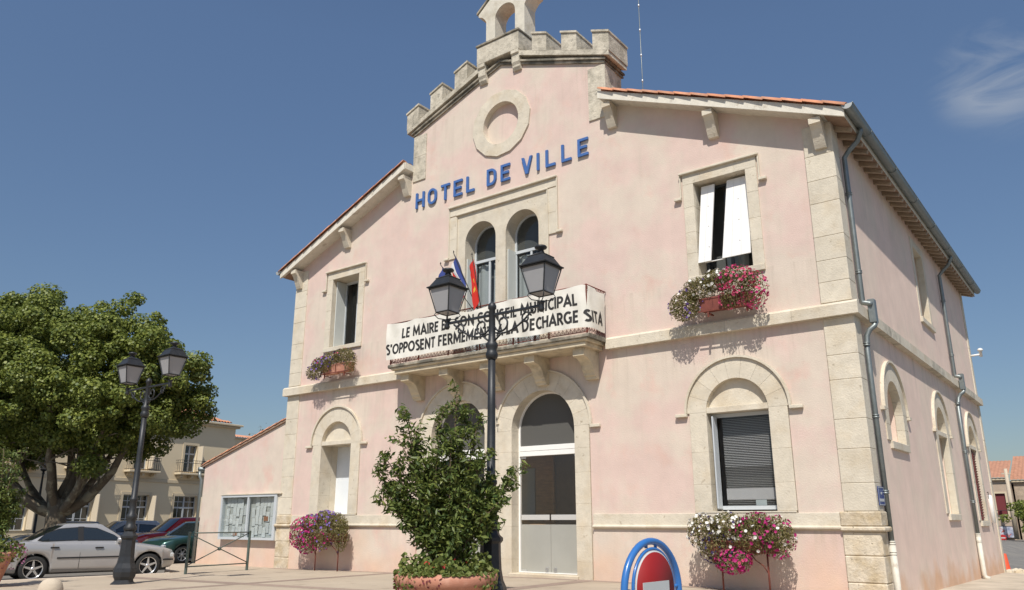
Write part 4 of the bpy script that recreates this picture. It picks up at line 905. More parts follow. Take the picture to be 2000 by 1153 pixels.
# upper left box
f1 = thing('flower_box', 'sparse half dry flower box on the string course under the upper left window', 'flower box', (-6.05, -.34, 5.5), group='petunia boxes on the facade')
trough(f1, -.45, .15, -.13, .12, .10, .36, M_TERRA); trough(f1, .17, .74, -.13, .12, .12, .38, M_TERRA)
for x in (-.30, .58):
    MB().box(x - .015, x + .015, -.14, .12, .04, .06).build('bracket', M_RUST, f1); MB().box(x - .015, x + .015, -.145, -.12, -.02, .14).build('bracket_leg', M_RUST, f1)
MB().box(-.48, .76, -.15, -.135, .10, .125).build('rail', M_RUST, f1)
flower_mass(f1, [((-.78, -.05, .22), (.34, .20, .26), 520, [(P_VIO, 16), (P_DARK, 18), (P_WHITE, 5)]), ((-.55, -.02, .46), (.38, .2, .22), 420, [(P_MAG, 20), (P_VIO, 22)]), ((-.1, .0, .56), (.42, .2, .22), 520, [(P_VIO, 10), (P_DARK, 10), (P_WHITE, 6)]), ((.42, .0, .58), (.42, .2, .26), 560, [(P_DARK, 8), (P_PINK, 5)]), ((.78, -.02, .38), (.22, .18, .34), 300, [(P_DARK, 6)]), ((-.25, -.10, .34), (.30, .14, .20), 300, [(P_VIO, 6)])], 5, .07)
# upper right box
f2 = thing('flower_box', 'full flower box of white and bright pink petunias under the open white shutters', 'flower box', (6.12, -.34, 5.5), group='petunia boxes on the facade')
trough(f2, -.42, .20, -.13, .12, .13, .40); trough(f2, .22, .72, -.13, .12, .13, .40)
for x in (-.22, .62):
    MB().box(x - .018, x + .018, -.14, .12, .05, .075).build('bracket', M_RUST, f2); MB().box(x - .018, x + .018, -.145, -.118, -.02, .14).build('bracket_leg', M_RUST, f2)
MB().box(-.44, .74, -.15, -.135, .10, .13).build('rail', M_RUST, f2)
flower_mass(f2, [((-.75, -.06, .30), (.36, .22, .34), 900, [(P_VIO, 16), (P_WHITE, 8)]), ((-.40, -.02, .62), (.42, .22, .28), 800, [(P_WHITE, 22), (P_VIO, 8)]), ((-.02, .0, .76), (.38, .22, .24), 650, [(P_WHITE, 46)]), ((.42, -.04, .66), (.42, .24, .34), 700, [(P_PINK, 110), (P_MAG, 40)]), ((.78, -.06, .42), (.30, .22, .40), 420, [(P_PINK, 60), (P_MAG, 40)]), ((.28, -.12, .30), (.22, .12, .24), 200, [(P_PINK, 34)])], 9, .06)
def stand(label, loc, blobs, seed, legs):
    f = thing('flower_stand', label, 'flower stand', loc, group='petunia stands at the foot of the facade')
    for x in legs:
        MB().tube([(x, 0, -.02), (x, 0, .78)], .017, 6).build('leg', M_RUST, f)
        MB().tube([(x, 0, .42), (x - .08, -.02, .56), (x - .22, -.04, .66), (x - .30, -.03, .76)], .011, 5).build('brace', M_RUST, f)
    MB().box(min(legs) - .25, max(legs) + .2, -.14, .14, .78, .80).build('shelf', M_RUST, f)
    trough(f, min(legs) - .25, max(legs) + .2, -.13, .13, .80, 1.0); flower_mass(f, blobs, seed); return f
stand('magenta and lilac petunias half dried on a rusty stand under the lower left window', (-6.0, -.45, .04),
      [((-.92, -.06, 1.0), (.34, .26, .42), 520, [(P_MAG, 130), (P_PINK, 50)]), ((-.55, -.08, .78), (.40, .24, .34), 600, [(P_MAG, 90), (P_VIO, 16)]), ((-.45, -.04, 1.26), (.42, .24, .26), 560, [(P_MAG, 60), (P_VIO, 30), (P_WHITE, 12)]), ((.05, -.05, 1.0), (.46, .26, .46), 1100, [(P_MAG, 26), (P_VIO, 16)]), ((.15, -.02, 1.42), (.44, .24, .20), 520, [(P_VIO, 60)]), ((.62, -.04, 1.15), (.40, .25, .42), 1100, [(P_VIO, 18)]), ((.85, -.04, .95), (.22, .2, .46), 500, [(P_DARK, 6)])], 21, (-.25, .70))
stand('white, dark purple and magenta petunias on a stand beneath the window with the blind', (6.15, -.50, .02),
      [((-.62, -.05, 1.16), (.36, .26, .34), 700, [(P_WHITE, 90), (P_DARK, 30)]), ((-.36, -.08, .86), (.38, .26, .30), 560, [(P_DARK, 50), (P_WHITE, 16)]), ((-.12, -.05, 1.25), (.40, .26, .28), 800, [(P_WHITE, 46), (P_DARK, 14)]), ((-.05, -.12, .64), (.36, .20, .24), 420, [(P_MAG, 130), (P_PINK, 40)]), ((.35, -.04, 1.08), (.46, .28, .34), 1300, [(P_MAG, 34), (P_WHITE, 12)]), ((.80, -.04, 1.08), (.36, .26, .38), 1000, [(P_MAG, 60), (P_WHITE, 8)]), ((.45, -.04, 1.36), (.30, .2, .16), 320, [(P_MAG, 44)])], 33, (-.32, .58))

# ================================================================== STREET LAMPS
def lamp(label, loc, rz=0, lean=(0, 0)):
    L_ = thing('street_lamp', label, 'street lamp', loc, rz, 'twin lantern lamps on the plaza'); L_.rotation_euler = (lean[0], lean[1], rz)
    MB().lathe([(.30, -.05), (.30, .02), (.27, .05), (.21, .10), (.20, .13), (.235, .20), (.25, .30), (.235, .38), (.19, .48), (.165, .62), (.155, .80), (.15, .98), (.185, 1.02), (.185, 1.06), (.14, 1.10), (.115, 1.16)], 8, smooth=False).build('base', M_IRON, L_)
    MB().lathe([(.115, 1.16), (.14, 1.20), (.14, 1.25), (.10, 1.30), (.095, 1.40), (.12, 1.44), (.12, 1.50), (.08, 1.55), (.075, 1.8), (.095, 1.83), (.095, 1.87), (.068, 1.9), (.062, 2.9), (.058, 3.70)], 14).build('pole', M_IRON, L_)
    MB().lathe([(.066, 3.70), (.09, 3.73), (.10, 3.78), (.085, 3.82), (.075, 3.86), (.095, 3.90), (.095, 3.95), (.062, 3.99), (.055, 4.15), (.05, 4.5), (.068, 4.52), (.068, 4.56), (.05, 4.60), (.0, 4.64)], 14).build('collar', M_IRON, L_)
    MB().box(-.95, .95, -.018, .018, 4.395, 4.435, .004).build('cross_arm', M_IRON, L_)
    for s in (-1, 1):
        mb = MB()
        p = [(s * (.80 - .72 * t), 0, 4.38 - .50 * math.sin(t * 1.9) * (1 - .1 * t) * .62) for t in np.linspace(0, 1, 14)]
        mb.tube(p, .016, 5); 
        def spiral(cx, cz, r0, r1, a0, a1, n=20): return [(cx + (r0 + (r1 - r0) * i / n) * math.cos(R(a0 + (a1 - a0) * i / n)), 0, cz + (r0 + (r1 - r0) * i / n) * math.sin(R(a0 + (a1 - a0) * i / n))) for i in range(n + 1)]
        mb.tube([(x * 1, y, z) for x, y, z in spiral(s * .20, 4.26, .15, .035, 200 if s > 0 else -20, 600 if s > 0 else -420)], .016, 5)
        mb.tube(spiral(s * .66, 4.27, .10, .03, 10 if s > 0 else 170, 420 if s > 0 else -240), .015, 5)
        mb.tube([(s * .06, 0, 4.0), (s * .14, 0, 4.06), (s * .20, 0, 4.11)], .016, 5); mb.build('scroll', M_IRON, L_)
        # lantern
        zc = 4.44; x = s * .95
        ln = MB(); ln.lathe([(.03, -.10), (.05, -.06), (.03, 0), (.045, .03), (.06, .05), (.03, .07)], 10, c=(x, 0, zc - .02)); lan = ln.build('lantern', M_IRON, L_)
        w0, w1, z0, z1 = .132, .222, zc + .16, zc + .56
        fr = MB(); A = math.pi / 4
        c0 = [(x + w0 * sx, w0 * sy, z0) for sx, sy in ((1, 1), (-1, 1), (-1, -1), (1, -1))]; c1 = [(x + w1 * sx, w1 * sy, z1) for sx, sy in ((1, 1), (-1, 1), (-1, -1), (1, -1))]
        for i in range(4):
            fr.tube([c0[i], c1[i]], .013, 4, smooth=False); fr.tube([c0[i], c0[(i + 1) % 4]], .013, 4, smooth=False); fr.tube([c1[i], c1[(i + 1) % 4]], .015, 4, smooth=False)
            fr.tube([(x, 0, zc + .04), (x + (c0[i][0] - x) * .8, c0[i][1] * .8, zc + .06), (x + (c0[i][0] - x) * 1.15, c0[i][1] * 1.15, zc + .12), c0[i]], .008, 4)
        fr.build('frame', M_IRON, lan)
        for i in range(4):
            j = (i + 1) % 4; q = .94; mid = (x, 0)
            P4 = [c0[i], c0[j], c1[j], c1[i]]; P4 = [(x + (a - x) * q, b * q, c_) for a, b, c_ in P4]
            MB().add(P4, [(0, 1, 2, 3)]).build('glass_pane', M_MILK, lan)
        MB().add([(x + (a - x) * .94, b * .94, c_) for a, b, c_ in c0], [(0, 1, 2, 3)]).build('glass_base', M_MILK, lan)
        rf = MB(); s_2 = 2 ** .5
        rf.lathe([(w1 * s_2 * 1.13, z1 + .012), (w1 * s_2 * 1.15, z1 + .03), (w1 * s_2 * .98, z1 + .05), (.145 * s_2, z1 + .175), (.15 * s_2, z1 + .19), (.128 * s_2, z1 + .20), (.06, z1 + .25), (.05, z1 + .28)], 4, c=(x, 0, 0), smooth=False, ang=math.pi / 4); rf.build('lantern_roof', M_IRON, lan)
        MB().lathe([(.05, z1 + .27), (.045, z1 + .30), (.09, z1 + .32), (.10, z1 + .34), (.085, z1 + .36), (.03, z1 + .375), (0, z1 + .38)], 14, c=(x, 0, 0)).build('finial', M_IRON, lan)
    return L_
lamp('black twin lantern street lamp standing before the balcony, behind the big round planter', (4.77, -6.28, .09))
lamp('black twin lantern street lamp at the plaza edge in front of the parked silver saloon', (-5.71, -6.18, .0), 0, (0, 0))

# ================================================================== PLANTERS AND SHRUBS
def pot(name, label, loc, prof, group=None):
    o = thing(name, label, 'planter', loc, group=group)
    MB().lathe(prof, 48).build('bowl', M_TERRA, o)
    r_, z = prof[-1][0], prof[-1][1]; MB().lathe([(0, z - .0), (r_ * .5, z + .03), (r_ + .02, z - .02)], 24).build('soil', M_SOIL, o); return o
bowl = [(.0, 0), (.48, 0), (.56, .05), (.60, .14), (.615, .36), (.66, .40), (.70, .45), (.715, .52), (.70, .57), (.66, .59), (.63, .575), (.62, .52), (.60, .50)]
PL = (4.54, -6.91); gp = gz(*PL)
PL = (4.62, -7.06)
pot('round_planter', 'wide terracotta bowl planter with thick rolled rim holding the tall shrub', (PL[0], PL[1], gp), bowl, 'terracotta planters on the plaza')
bs = thing('bedding_plants', 'low green bedding plants with a few red flowers round the shrub in the bowl planter', 'plants', (PL[0], PL[1], gp + .52))
rs = np.random.RandomState(4)
a = rs.rand(2600) * 6.283; q = np.sqrt(rs.rand(2600)) * .64; p = np.stack([q * np.cos(a), q * np.sin(a), .02 + rs.rand(2600) ** 1.5 * .20 * (1 + .5 * np.sin(5 * a))], 1)
a2 = rs.rand(500) * 6.283; e_ = np.stack([.70 * np.cos(a2), .70 * np.sin(a2), .07 - rs.rand(500) ** 2 * .22 * (np.sin(3 * a2 + 1) > .2)], 1)
leaves('foliage', M_LEAFG, np.concatenate([p, e_]), .062, bs, shape='blob', rs=rs)
a = rs.rand(26) * 6.283; q = rs.rand(26) * .6; leaves('blossoms', pet((.5, .03, .03)), np.stack([q * np.cos(a), q * np.sin(a), .12 + rs.rand(26) * .12], 1), .055, bs, shape='flower', rs=rs)
a = rs.rand(40) * 1.4 - 2.3; leaves('blossoms', pet((.16, .03, .04)), np.stack([.71 * np.cos(a), .71 * np.sin(a), .02 - rs.rand(40) * .2], 1), .045, bs, shape='flower', rs=rs)

def shrub(name, label, loc, stems, seed, leaf=.10, m=M_LEAF, per=16, whorls=26, spread=.20, group=None, cat='shrub', shape='leaf', rad=.022, twig=.22):
    """each stem: list of points; whorls of leaves ride on short side twigs along the upper part of every stem"""
    o = thing(name, label, cat, loc, group=group); rs = np.random.RandomState(seed); st = MB(); L = []; Nn = []
    for P in stems:
        P = [Vector(p) for p in P]; n = len(P); st.tube(P, [rad * (1 - .75 * i / (n - 1)) for i in range(n)], 6)
        for k in range(whorls):
            t = (.24 + .76 * ((k + rs.rand()) / whorls) ** .85) * (n - 1); i = min(int(t), n - 2); b = P[i].lerp(P[i + 1], t - i)
            d = Vector(rs.normal(size=3)); d.z = abs(d.z) * .6 + .15; d.normalize(); ln = twig * (.35 + rs.rand()) * (1.15 - .5 * t / (n - 1)); tip = b + d * ln
            st.tube([b, b + d * ln * .5 + Vector((0, 0, -.01)), tip], [.006, .004, .003], 3, caps=False)
            for w_ in range(3):
                c_ = b + d * ln * (.45 + .3 * w_); kk = per // 3
                dd = rs.normal(size=(kk, 3)); dd /= np.linalg.norm(dd, axis=1)[:, None]; L.append(np.array(c_) + dd * leaf * .8 * rs.uniform(.5, 1.2, (kk, 1))); Nn.append(np.array([0, 0, .8]) + .5 * dd)
    st.build('branches', M_TWIG, o); leaves('foliage', m, np.concatenate(L), leaf, o, shape=shape, nrm=np.concatenate(Nn) * .7, rs=rs); return o
# screen right of the camera is (.795, .607) on the ground
def SR(u, v=0): return (u * .795 + v * .607 * .9, u * .607 - v * .795 * .9)
def stem(u1, v1, z1, bend=.0, z0=.35, u0=0, v0=0, n=5):
    out = []
    for i in range(n):
        t = i / (n - 1); x, y = SR(u0 + (u1 - u0) * t ** 1.25 + bend * math.sin(math.pi * t), v0 + (v1 - v0) * t); out.append((x, y, z0 + (z1 - z0) * t))
    return out
rsx = random.Random(12); ST = []
targ = [(.10, 0, 3.05), (-.08, .15, 2.75), (.25, -.1, 2.78), (.42, .1, 2.6), (-.66, 0, 2.78), (-.72, .1, 2.35), (-.52, -.2, 2.5), (-.95, .05, 2.15), (-1.05, 0, 1.95), (.55, .2, 2.15), (.62, -.1, 1.85), (.86, .05, 1.72), (.98, .0, 1.90), (.35, -.3, 2.0), (-.25, -.3, 2.1),
        (-.85, -.15, 1.7), (-.95, .1, 1.5), (.70, .2, 1.45), (.82, .0, 1.5), (.66, .1, 1.2), (.15, -.35, 1.6), (-.4, .3, 1.75), (.05, .3, 2.3), (.35, .3, 1.5), (-.15, -.3, 1.5), (.45, -.3, 1.5), (-.55, -.3, 1.4), (.1, .1, 2.45), (.2, 0, 1.9), (-.35, .05, 2.05), (-.7, 0, 1.85), (.55, 0, 1.6)]
for u, v, z in targ: ST.append(stem(u, v, z + .05, rsx.uniform(-.12, .12), .50, rsx.uniform(-.12, .12), rsx.uniform(-.1, .1)))
shrub('laurel_shrub', 'tall loose evergreen shrub with glossy leaves growing in the round terracotta bowl', (PL[0], PL[1], gp), ST, 77, leaf=.105, per=21, whorls=20, twig=.19)
# left planter, mostly outside the frame
QL = (-7.57, -8.32)
pot('tapered_planter', 'tall tapered terracotta pot cut off by the left edge of the photo', (QL[0], QL[1], 0), [(.0, 0), (.30, 0), (.33, .05), (.50, .60), (.55, .62), (.57, .70), (.55, .74), (.52, .72), (.50, .66)], 'terracotta planters on the plaza')
ST = [stem(rsx.uniform(-.6, .55), rsx.uniform(-.4, .4), rsx.uniform(1.6, 3.05), rsx.uniform(-.1, .1), .7) for _ in range(22)]
shrub('laurel_shrub', 'leafy shrub in the tapered pot at the left edge of the photo', (QL[0], QL[1], 0), ST, 5, leaf=.10, per=15, whorls=20, twig=.24)
bs2 = thing('trailing_plants', 'yellowish green trailing plants spilling over the tapered pot at the left edge', 'plants', (QL[0], QL[1], .70))
p, d = clump(rs, 2200, (0, 0, .06), (.74, .74, .34), .3); p = p[p[:, 2] > -.22]; leaves('foliage', M_LEAFG, p, .06, bs2, shape='blob', rs=rs)
p, d = clump(rs, 60, (.45, .35, -.05), (.3, .3, .28), .8); leaves('blossoms', pet((.30, .10, .20)), p, .045, bs2, shape='flower', rs=rs)

# ================================================================== BOLLARD, BARRIER, SIGN
bo = link('bollard', MB().lathe([(.15, -.1), (.15, .50), (.147, .56), (.13, .62), (.10, .66), (.055, .685), (0, .69)], 24).data('bollard', M_BOLL), None, 'pale round headed concrete bollard low at the left of the plaza', 'bollard', loc=(1.22, -10.75, .0))
br = thing('barrier', 'green grey metal pedestrian barrier with crossed bars at the plaza edge', 'barrier', (-8.02, -3.31, .0), math.atan2(2.11, -.32))
Lb = 2.13
for x in (0, Lb):
    MB().box(x - .03, x + .03, -.03, .03, -.02, 1.10, .006).build('post', M_GREENP, br); MB().box(x - .055, x + .055, -.055, .055, 0, .012).build('foot_plate', M_GREENP, br)
for z in (.20, 1.06): MB().tube([(0, 0, z), (Lb, 0, z)], .016, 8).build('rail', M_GREENP, br)
for e in (-1, 1): MB().tube([(.03, .012 * e, .63 - e * .40), (Lb / 2, .012 * e, .63), (Lb - .03, .012 * e, .63 + e * .40)], .014, 6).build('cross_bar', M_GREENP, br)
MB().lathe([(.0, -.03), (.05, -.022), (.05, .022), (0, .03)], 12, c=(Lb / 2, 0, .63), axis='y').build('boss', M_GREENP, br)
# no-entry sign in its blue hoop: built facing +x, then turned
sg = thing('no_entry_sign', 'round red no entry sign with white bar inside a blue tubular hoop', 'sign', (9.62, -10.55, .0), R(-4))
zc = .955
MB().lathe([(0, .0), (.245, .0), (.245, .004), (0, .004)], 48, c=(.02, 0, zc), axis='x').build('backing', M_SIGNW, sg)
MB().lathe([(0, .0), (.235, .0), (.235, .003), (0, .003)], 48, c=(.0255, 0, zc), axis='x').build('red_disc', M_RED, sg)
MB().box(.029, .0325, -.165, .165, zc - .045, zc + .045).build('white_bar', M_SIGNW, sg)
MB().tube([(.01, .255 * math.cos(a), zc + .255 * math.sin(a)) for a in np.linspace(0, 2 * math.pi, 48, endpoint=False)], .012, 10, closed=True).build('rim_tube', M_SBLUE, sg)
hoop = [(0, -.345, -.05), (0, -.345, zc - .05)] + [(0, -.345 * math.cos(a), zc - .02 + .325 * math.sin(a)) for a in np.linspace(0, math.pi, 24)] + [(0, .345, zc - .05), (0, .345, -.05)]
MB().tube(hoop, .024, 12).build('hoop', M_SBLUE, sg)
for y in (-.06, .06): MB().tube([(0, y, zc + .26), (0, y, zc + .30)], .012, 8).build('tie', M_SBLUE, sg)
for s in (-1, 1): MB().tube([(0, s * .28, zc), (0, s * .345, zc)], .012, 8).build('tie', M_SBLUE, sg)
mb = MB(); mb.tube([(0, .34, .95), (.01, .37, .96), (0, .36, .99), (-.01, .33, .97)], .006, 4, closed=True); mb.build('wire_twist', M_INK, sg)

# ================================================================== ANNEX AND NOTICE BOARD
ax = thing('annex', 'low pink lean-to annex with sloping tiled coping, left of the town hall', 'building')
def za(x): return 3.17 + (x + 13.15) * (4.42 - 3.17) / 4.39
MB().prism([(-13.12, -.4), (-8.64, -.4), (-8.64, za(-8.64)), (-13.12, za(-13.12))], .10, .40).build('front_wall', M_PINK, ax)
MB().prism([(.402, -.4), (6, -.4), (6, 3.15), (.402, 3.15)], -13.12, -12.8, 'yz').build('side_wall', M_PINK, ax)
MB().prism([(-13.2, za(-13.2) + .005), (-8.64, za(-8.64) + .005), (-8.64, za(-8.64) + .06), (-13.2, za(-13.2) + .06)], .04, 6.1).build('roof_deck', M_SOFFIT, ax)
me = canal(.42, .085, .075).data('coping_tile', M_TILE); sl = math.atan((4.42 - 3.17) / 4.39)
for i in range(13):
    x = -13.24 + i * .36; link('coping_tile', me, ax).matrix_basis = Matrix.Translation((x, .10, za(x) + .062)) @ Matrix.Rotation(-sl, 4, 'Y')
mb = MB(); ys = np.arange(.2, 6.1, .05); mb.sheet([[(x, y, za(x) + .07 + .05 * abs(math.sin(math.pi * y / .22))) for y in ys] for x in np.linspace(-13.22, -8.64, 6)]); mb.build('tile_field', M_TILE, ax, kind='stuff')
MB().tube([(-13.22, -.02, 3.02), (-13.20, -.02, 2.85), (-13.16, .03, 2.72), (-13.16, .03, .05)], .05, 10).build('downpipe', M_ZINC, ax)
MB().tube([(-13.26, -.05, 3.1), (-13.26, 6.1, 3.1)], .07, 8).build('gutter', M_ZINC, ax)
wd = thing('weeds', 'straggly weeds growing on top of the annex roof', 'plants', (-11.6, .5, za(-11.6) + .1)); 
rs2 = np.random.RandomState(8); mb = MB(); LP = []
for i in range(11):
    x = rs2.uniform(-1.0, 1.0); h = rs2.uniform(.2, .5); z_ = x * .285; tp = (x + rs2.uniform(-.1, .1), rs2.uniform(-.1, .2), z_ + h); mb.tube([(x, 0, z_), tp], [.006, .003], 4); LP.append(np.array(tp) + rs2.normal(size=(14, 3)) * [.07, .05, .1] - [0, 0, .08])
mb.build('stalks', M_TWIG, wd, kind='stuff'); leaves('foliage', M_LEAFD, np.concatenate(LP), .06, wd, rs=rs2)
nb = thing('notice_board', 'glazed notice board with grey frame and pinned papers on the annex wall', 'notice board', (-10.22, .10, 1.49))
hw, hh = 1.48, .69
MB().prism([[(-hw, -hh), (hw, -hh), (hw, hh), (-hw, hh)], [(-hw + .07, -hh + .07), (hw - .12, -hh + .07), (hw - .12, hh - .07), (-hw + .07, hh - .07)]], -.17, -.002).build('frame', M_PVC, nb)
MB().box(-hw + .07, hw - .12, -.02, -.004, -hh + .07, hh - .07).build('back_panel', mat('pinboard', (.50, .50, .47), .9, vary=.05), nb)
MB().box(-hw - .02, hw + .22, -.19, -.001, hh, hh + .035, .004).build('top_trim', M_STONE, nb); MB().box(hw + .002, hw + .20, -.12, -.001, -hh - .02, hh - .005, .006).build('side_trim', M_STONE, nb)
MB().box(-.035, .035, -.165, -.10, -hh + .07, hh - .07).build('mullion', M_PVC, nb)
MB().box(-hw + .07, -.036, -.13, -.126, -hh + .07, hh - .07).build('pane', M_GLASS, nb); MB().box(.036, hw - .12, -.115, -.111, -hh + .07, hh - .07).build('pane', M_GLASS, nb)
MP = mat('paper_sheet', (.72, .72, .70), .85, piece=.07); MPb = mat('brown_sheet', (.34, .15, .08), .8); rr = random.Random(5)
pm = []
for v_ in range(4):
    mb = MB(); mb.sheet([[(x, -.006 * (v_ + 1) * (1 - abs(z)) * (x + .1) * 6 - .003, z) for x in (-.105, 0, .105)] for z in (-.148, 0, .148)]); pm.append(mb.data('paper', MP))
k_ = 0
for sx0, sx1 in ((-1.33, -.10), (.09, 1.29)):
    x = sx0 + .11
    while x < sx1 - .05:
        z = hh - .24
        while z > -hh + .20:
            if rr.random() < .90: o = link('paper', pm[rr.randrange(4)], nb, loc=(x + rr.uniform(-.02, .02), -.025 - .004 * (k_ % 3), z + rr.uniform(-.04, .04)), rot=(0, R(rr.uniform(-4, 4)), 0)); k_ += 1
            z -= rr.choice((.24, .28, .31))
        x += .185
link('paper', MB().box(-.11, .11, -.004, 0, -.07, .07).data('paper', MPb), nb, label='brown paper sheet', loc=(.85, -.045, -.05)); link('paper', MB().box(-.11, .11, -.004, 0, -.045, .045).data('paper', MPb), nb, label='brown paper strip', loc=(-.72, -.045, -.53))

# ================================================================== PLANE TREE
def SRt(u, v): return (u * .856 + v * .517, u * .517 - v * .856)     # u to the right, v towards the viewer, on the ground by the tree
TB = (-20.6, -1.33)
tree = thing('plane_tree', 'large spreading plane tree with a forked trunk behind the parked cars', 'tree', (TB[0], TB[1], -.1))
trk = MB(); rt = random.Random(3)
trk.tube([(0, 0, -.2), (.02, 0, .3), (.03, 0, 1.0), (.0, 0, 1.7), (.06, 0, 2.3)], [.50, .40, .36, .36, .40], 14)
LIMBS = [(-3.6, .4, 5.2, .27), (-1.9, -1.0, 6.6, .22), (-.5, .9, 7.2, .21), (1.0, -.6, 7.4, .20), (2.3, .5, 6.8, .22), (3.2, .1, 5.3, .25), (2.4, 1.5, 4.9, .18), (-2.6, 1.6, 5.2, .19), (.6, 2.2, 5.6, .18), (1.6, -2.2, 5.9, .18), (-3.9, -1.6, 5.6, .18), (.3, -.3, 7.8, .19)]
CL = []
limb_mb = MB()
for u, v, z, r_ in LIMBS:
    x, y = SRt(u, v); P = []
    for i in range(8):
        t = i / 7; bend = .35 * math.sin(math.pi * t); hx = t ** .85
        P.append((x * hx + rt.uniform(-.09, .09) * (t > .1), y * hx + rt.uniform(-.09, .09) * (t > .1), 1.75 + (z - 1.75) * (t ** 1.25) + (-.25 * math.sin(math.pi * t) if abs(u) > 2 else .1)))
    limb_mb.tube(P, [r_ * (1 - .72 * i / 7) for i in range(8)], 8)
    for k in range(6):
        t = .45 + .09 * k; i = min(int(t * 7), 6); b = Vector(P[i]).lerp(Vector(P[i + 1]), t * 7 - i)
        d = Vector((rt.gauss(0, 1), rt.gauss(0, 1), rt.uniform(.1, 1.3))).normalized() * rt.uniform(1.0, 1.9); e_ = b + d
        limb_mb.tube([b, b + d * .5 + Vector((0, 0, .12)), e_], [r_ * .30, r_ * .18, .02], 5); CL.append(e_)
        for q in range(2): d2 = Vector((rt.gauss(0, 1), rt.gauss(0, 1), rt.uniform(-.2, 1))).normalized() * rt.uniform(.6, 1.1); limb_mb.tube([b + d * .6, b + d * .6 + d2], [.03, .01], 4); CL.append(b + d * .6 + d2)
    CL.append(Vector(P[-1]))
trk.build('trunk', M_BARK, tree); limb_mb.build('limbs', M_BARK, tree)
rs = np.random.RandomState(11)
# crown: clumps on branch ends plus clumps scattered on an uneven dome
cent = [np.array(c_) for c_ in CL]
for i in range(430):
    a = rs.rand() * 6.283; ph = math.acos(rs.uniform(-.30, 1)); R_ = (5.15 + .4 * math.sin(3 * a + 1) + .3 * math.sin(5 * a + 2 * ph)) * (.70 + .36 * rs.rand() ** .6)
    x, y = SRt(-.55 + R_ * math.sin(ph) * math.cos(a) * 1.0, R_ * .80 * math.sin(ph) * math.sin(a)); z = 6.0 + 3.9 * math.cos(ph) * (R_ / 5.15)
    cent.append(np.array((x, y, z)))
PL_ = []; NL_ = []
for c_ in cent:
    u_ = (c_[0] * .856 + c_[1] * .517)
    zmin = 3.35 + (.95 if abs(u_) < 1.7 else 0) + (.5 if u_ < -1.7 else 0)
    if c_[2] < zmin: c_ = c_.copy(); c_[2] = zmin + rs.rand() * .6
    rr_ = .24 + .56 * rs.rand() ** 1.5; n = int(640 * rr_ ** 2 / .4)
    p, d = clump(rs, n, c_, (rr_, rr_, rr_ * .72), .35); PL_.append(p); NL_.append(d + np.array([0, 0, .5]))
leaves('crown', M_PLANE, np.concatenate(PL_), .102, tree, shape='blob', nrm=np.concatenate(NL_), rs=rs)

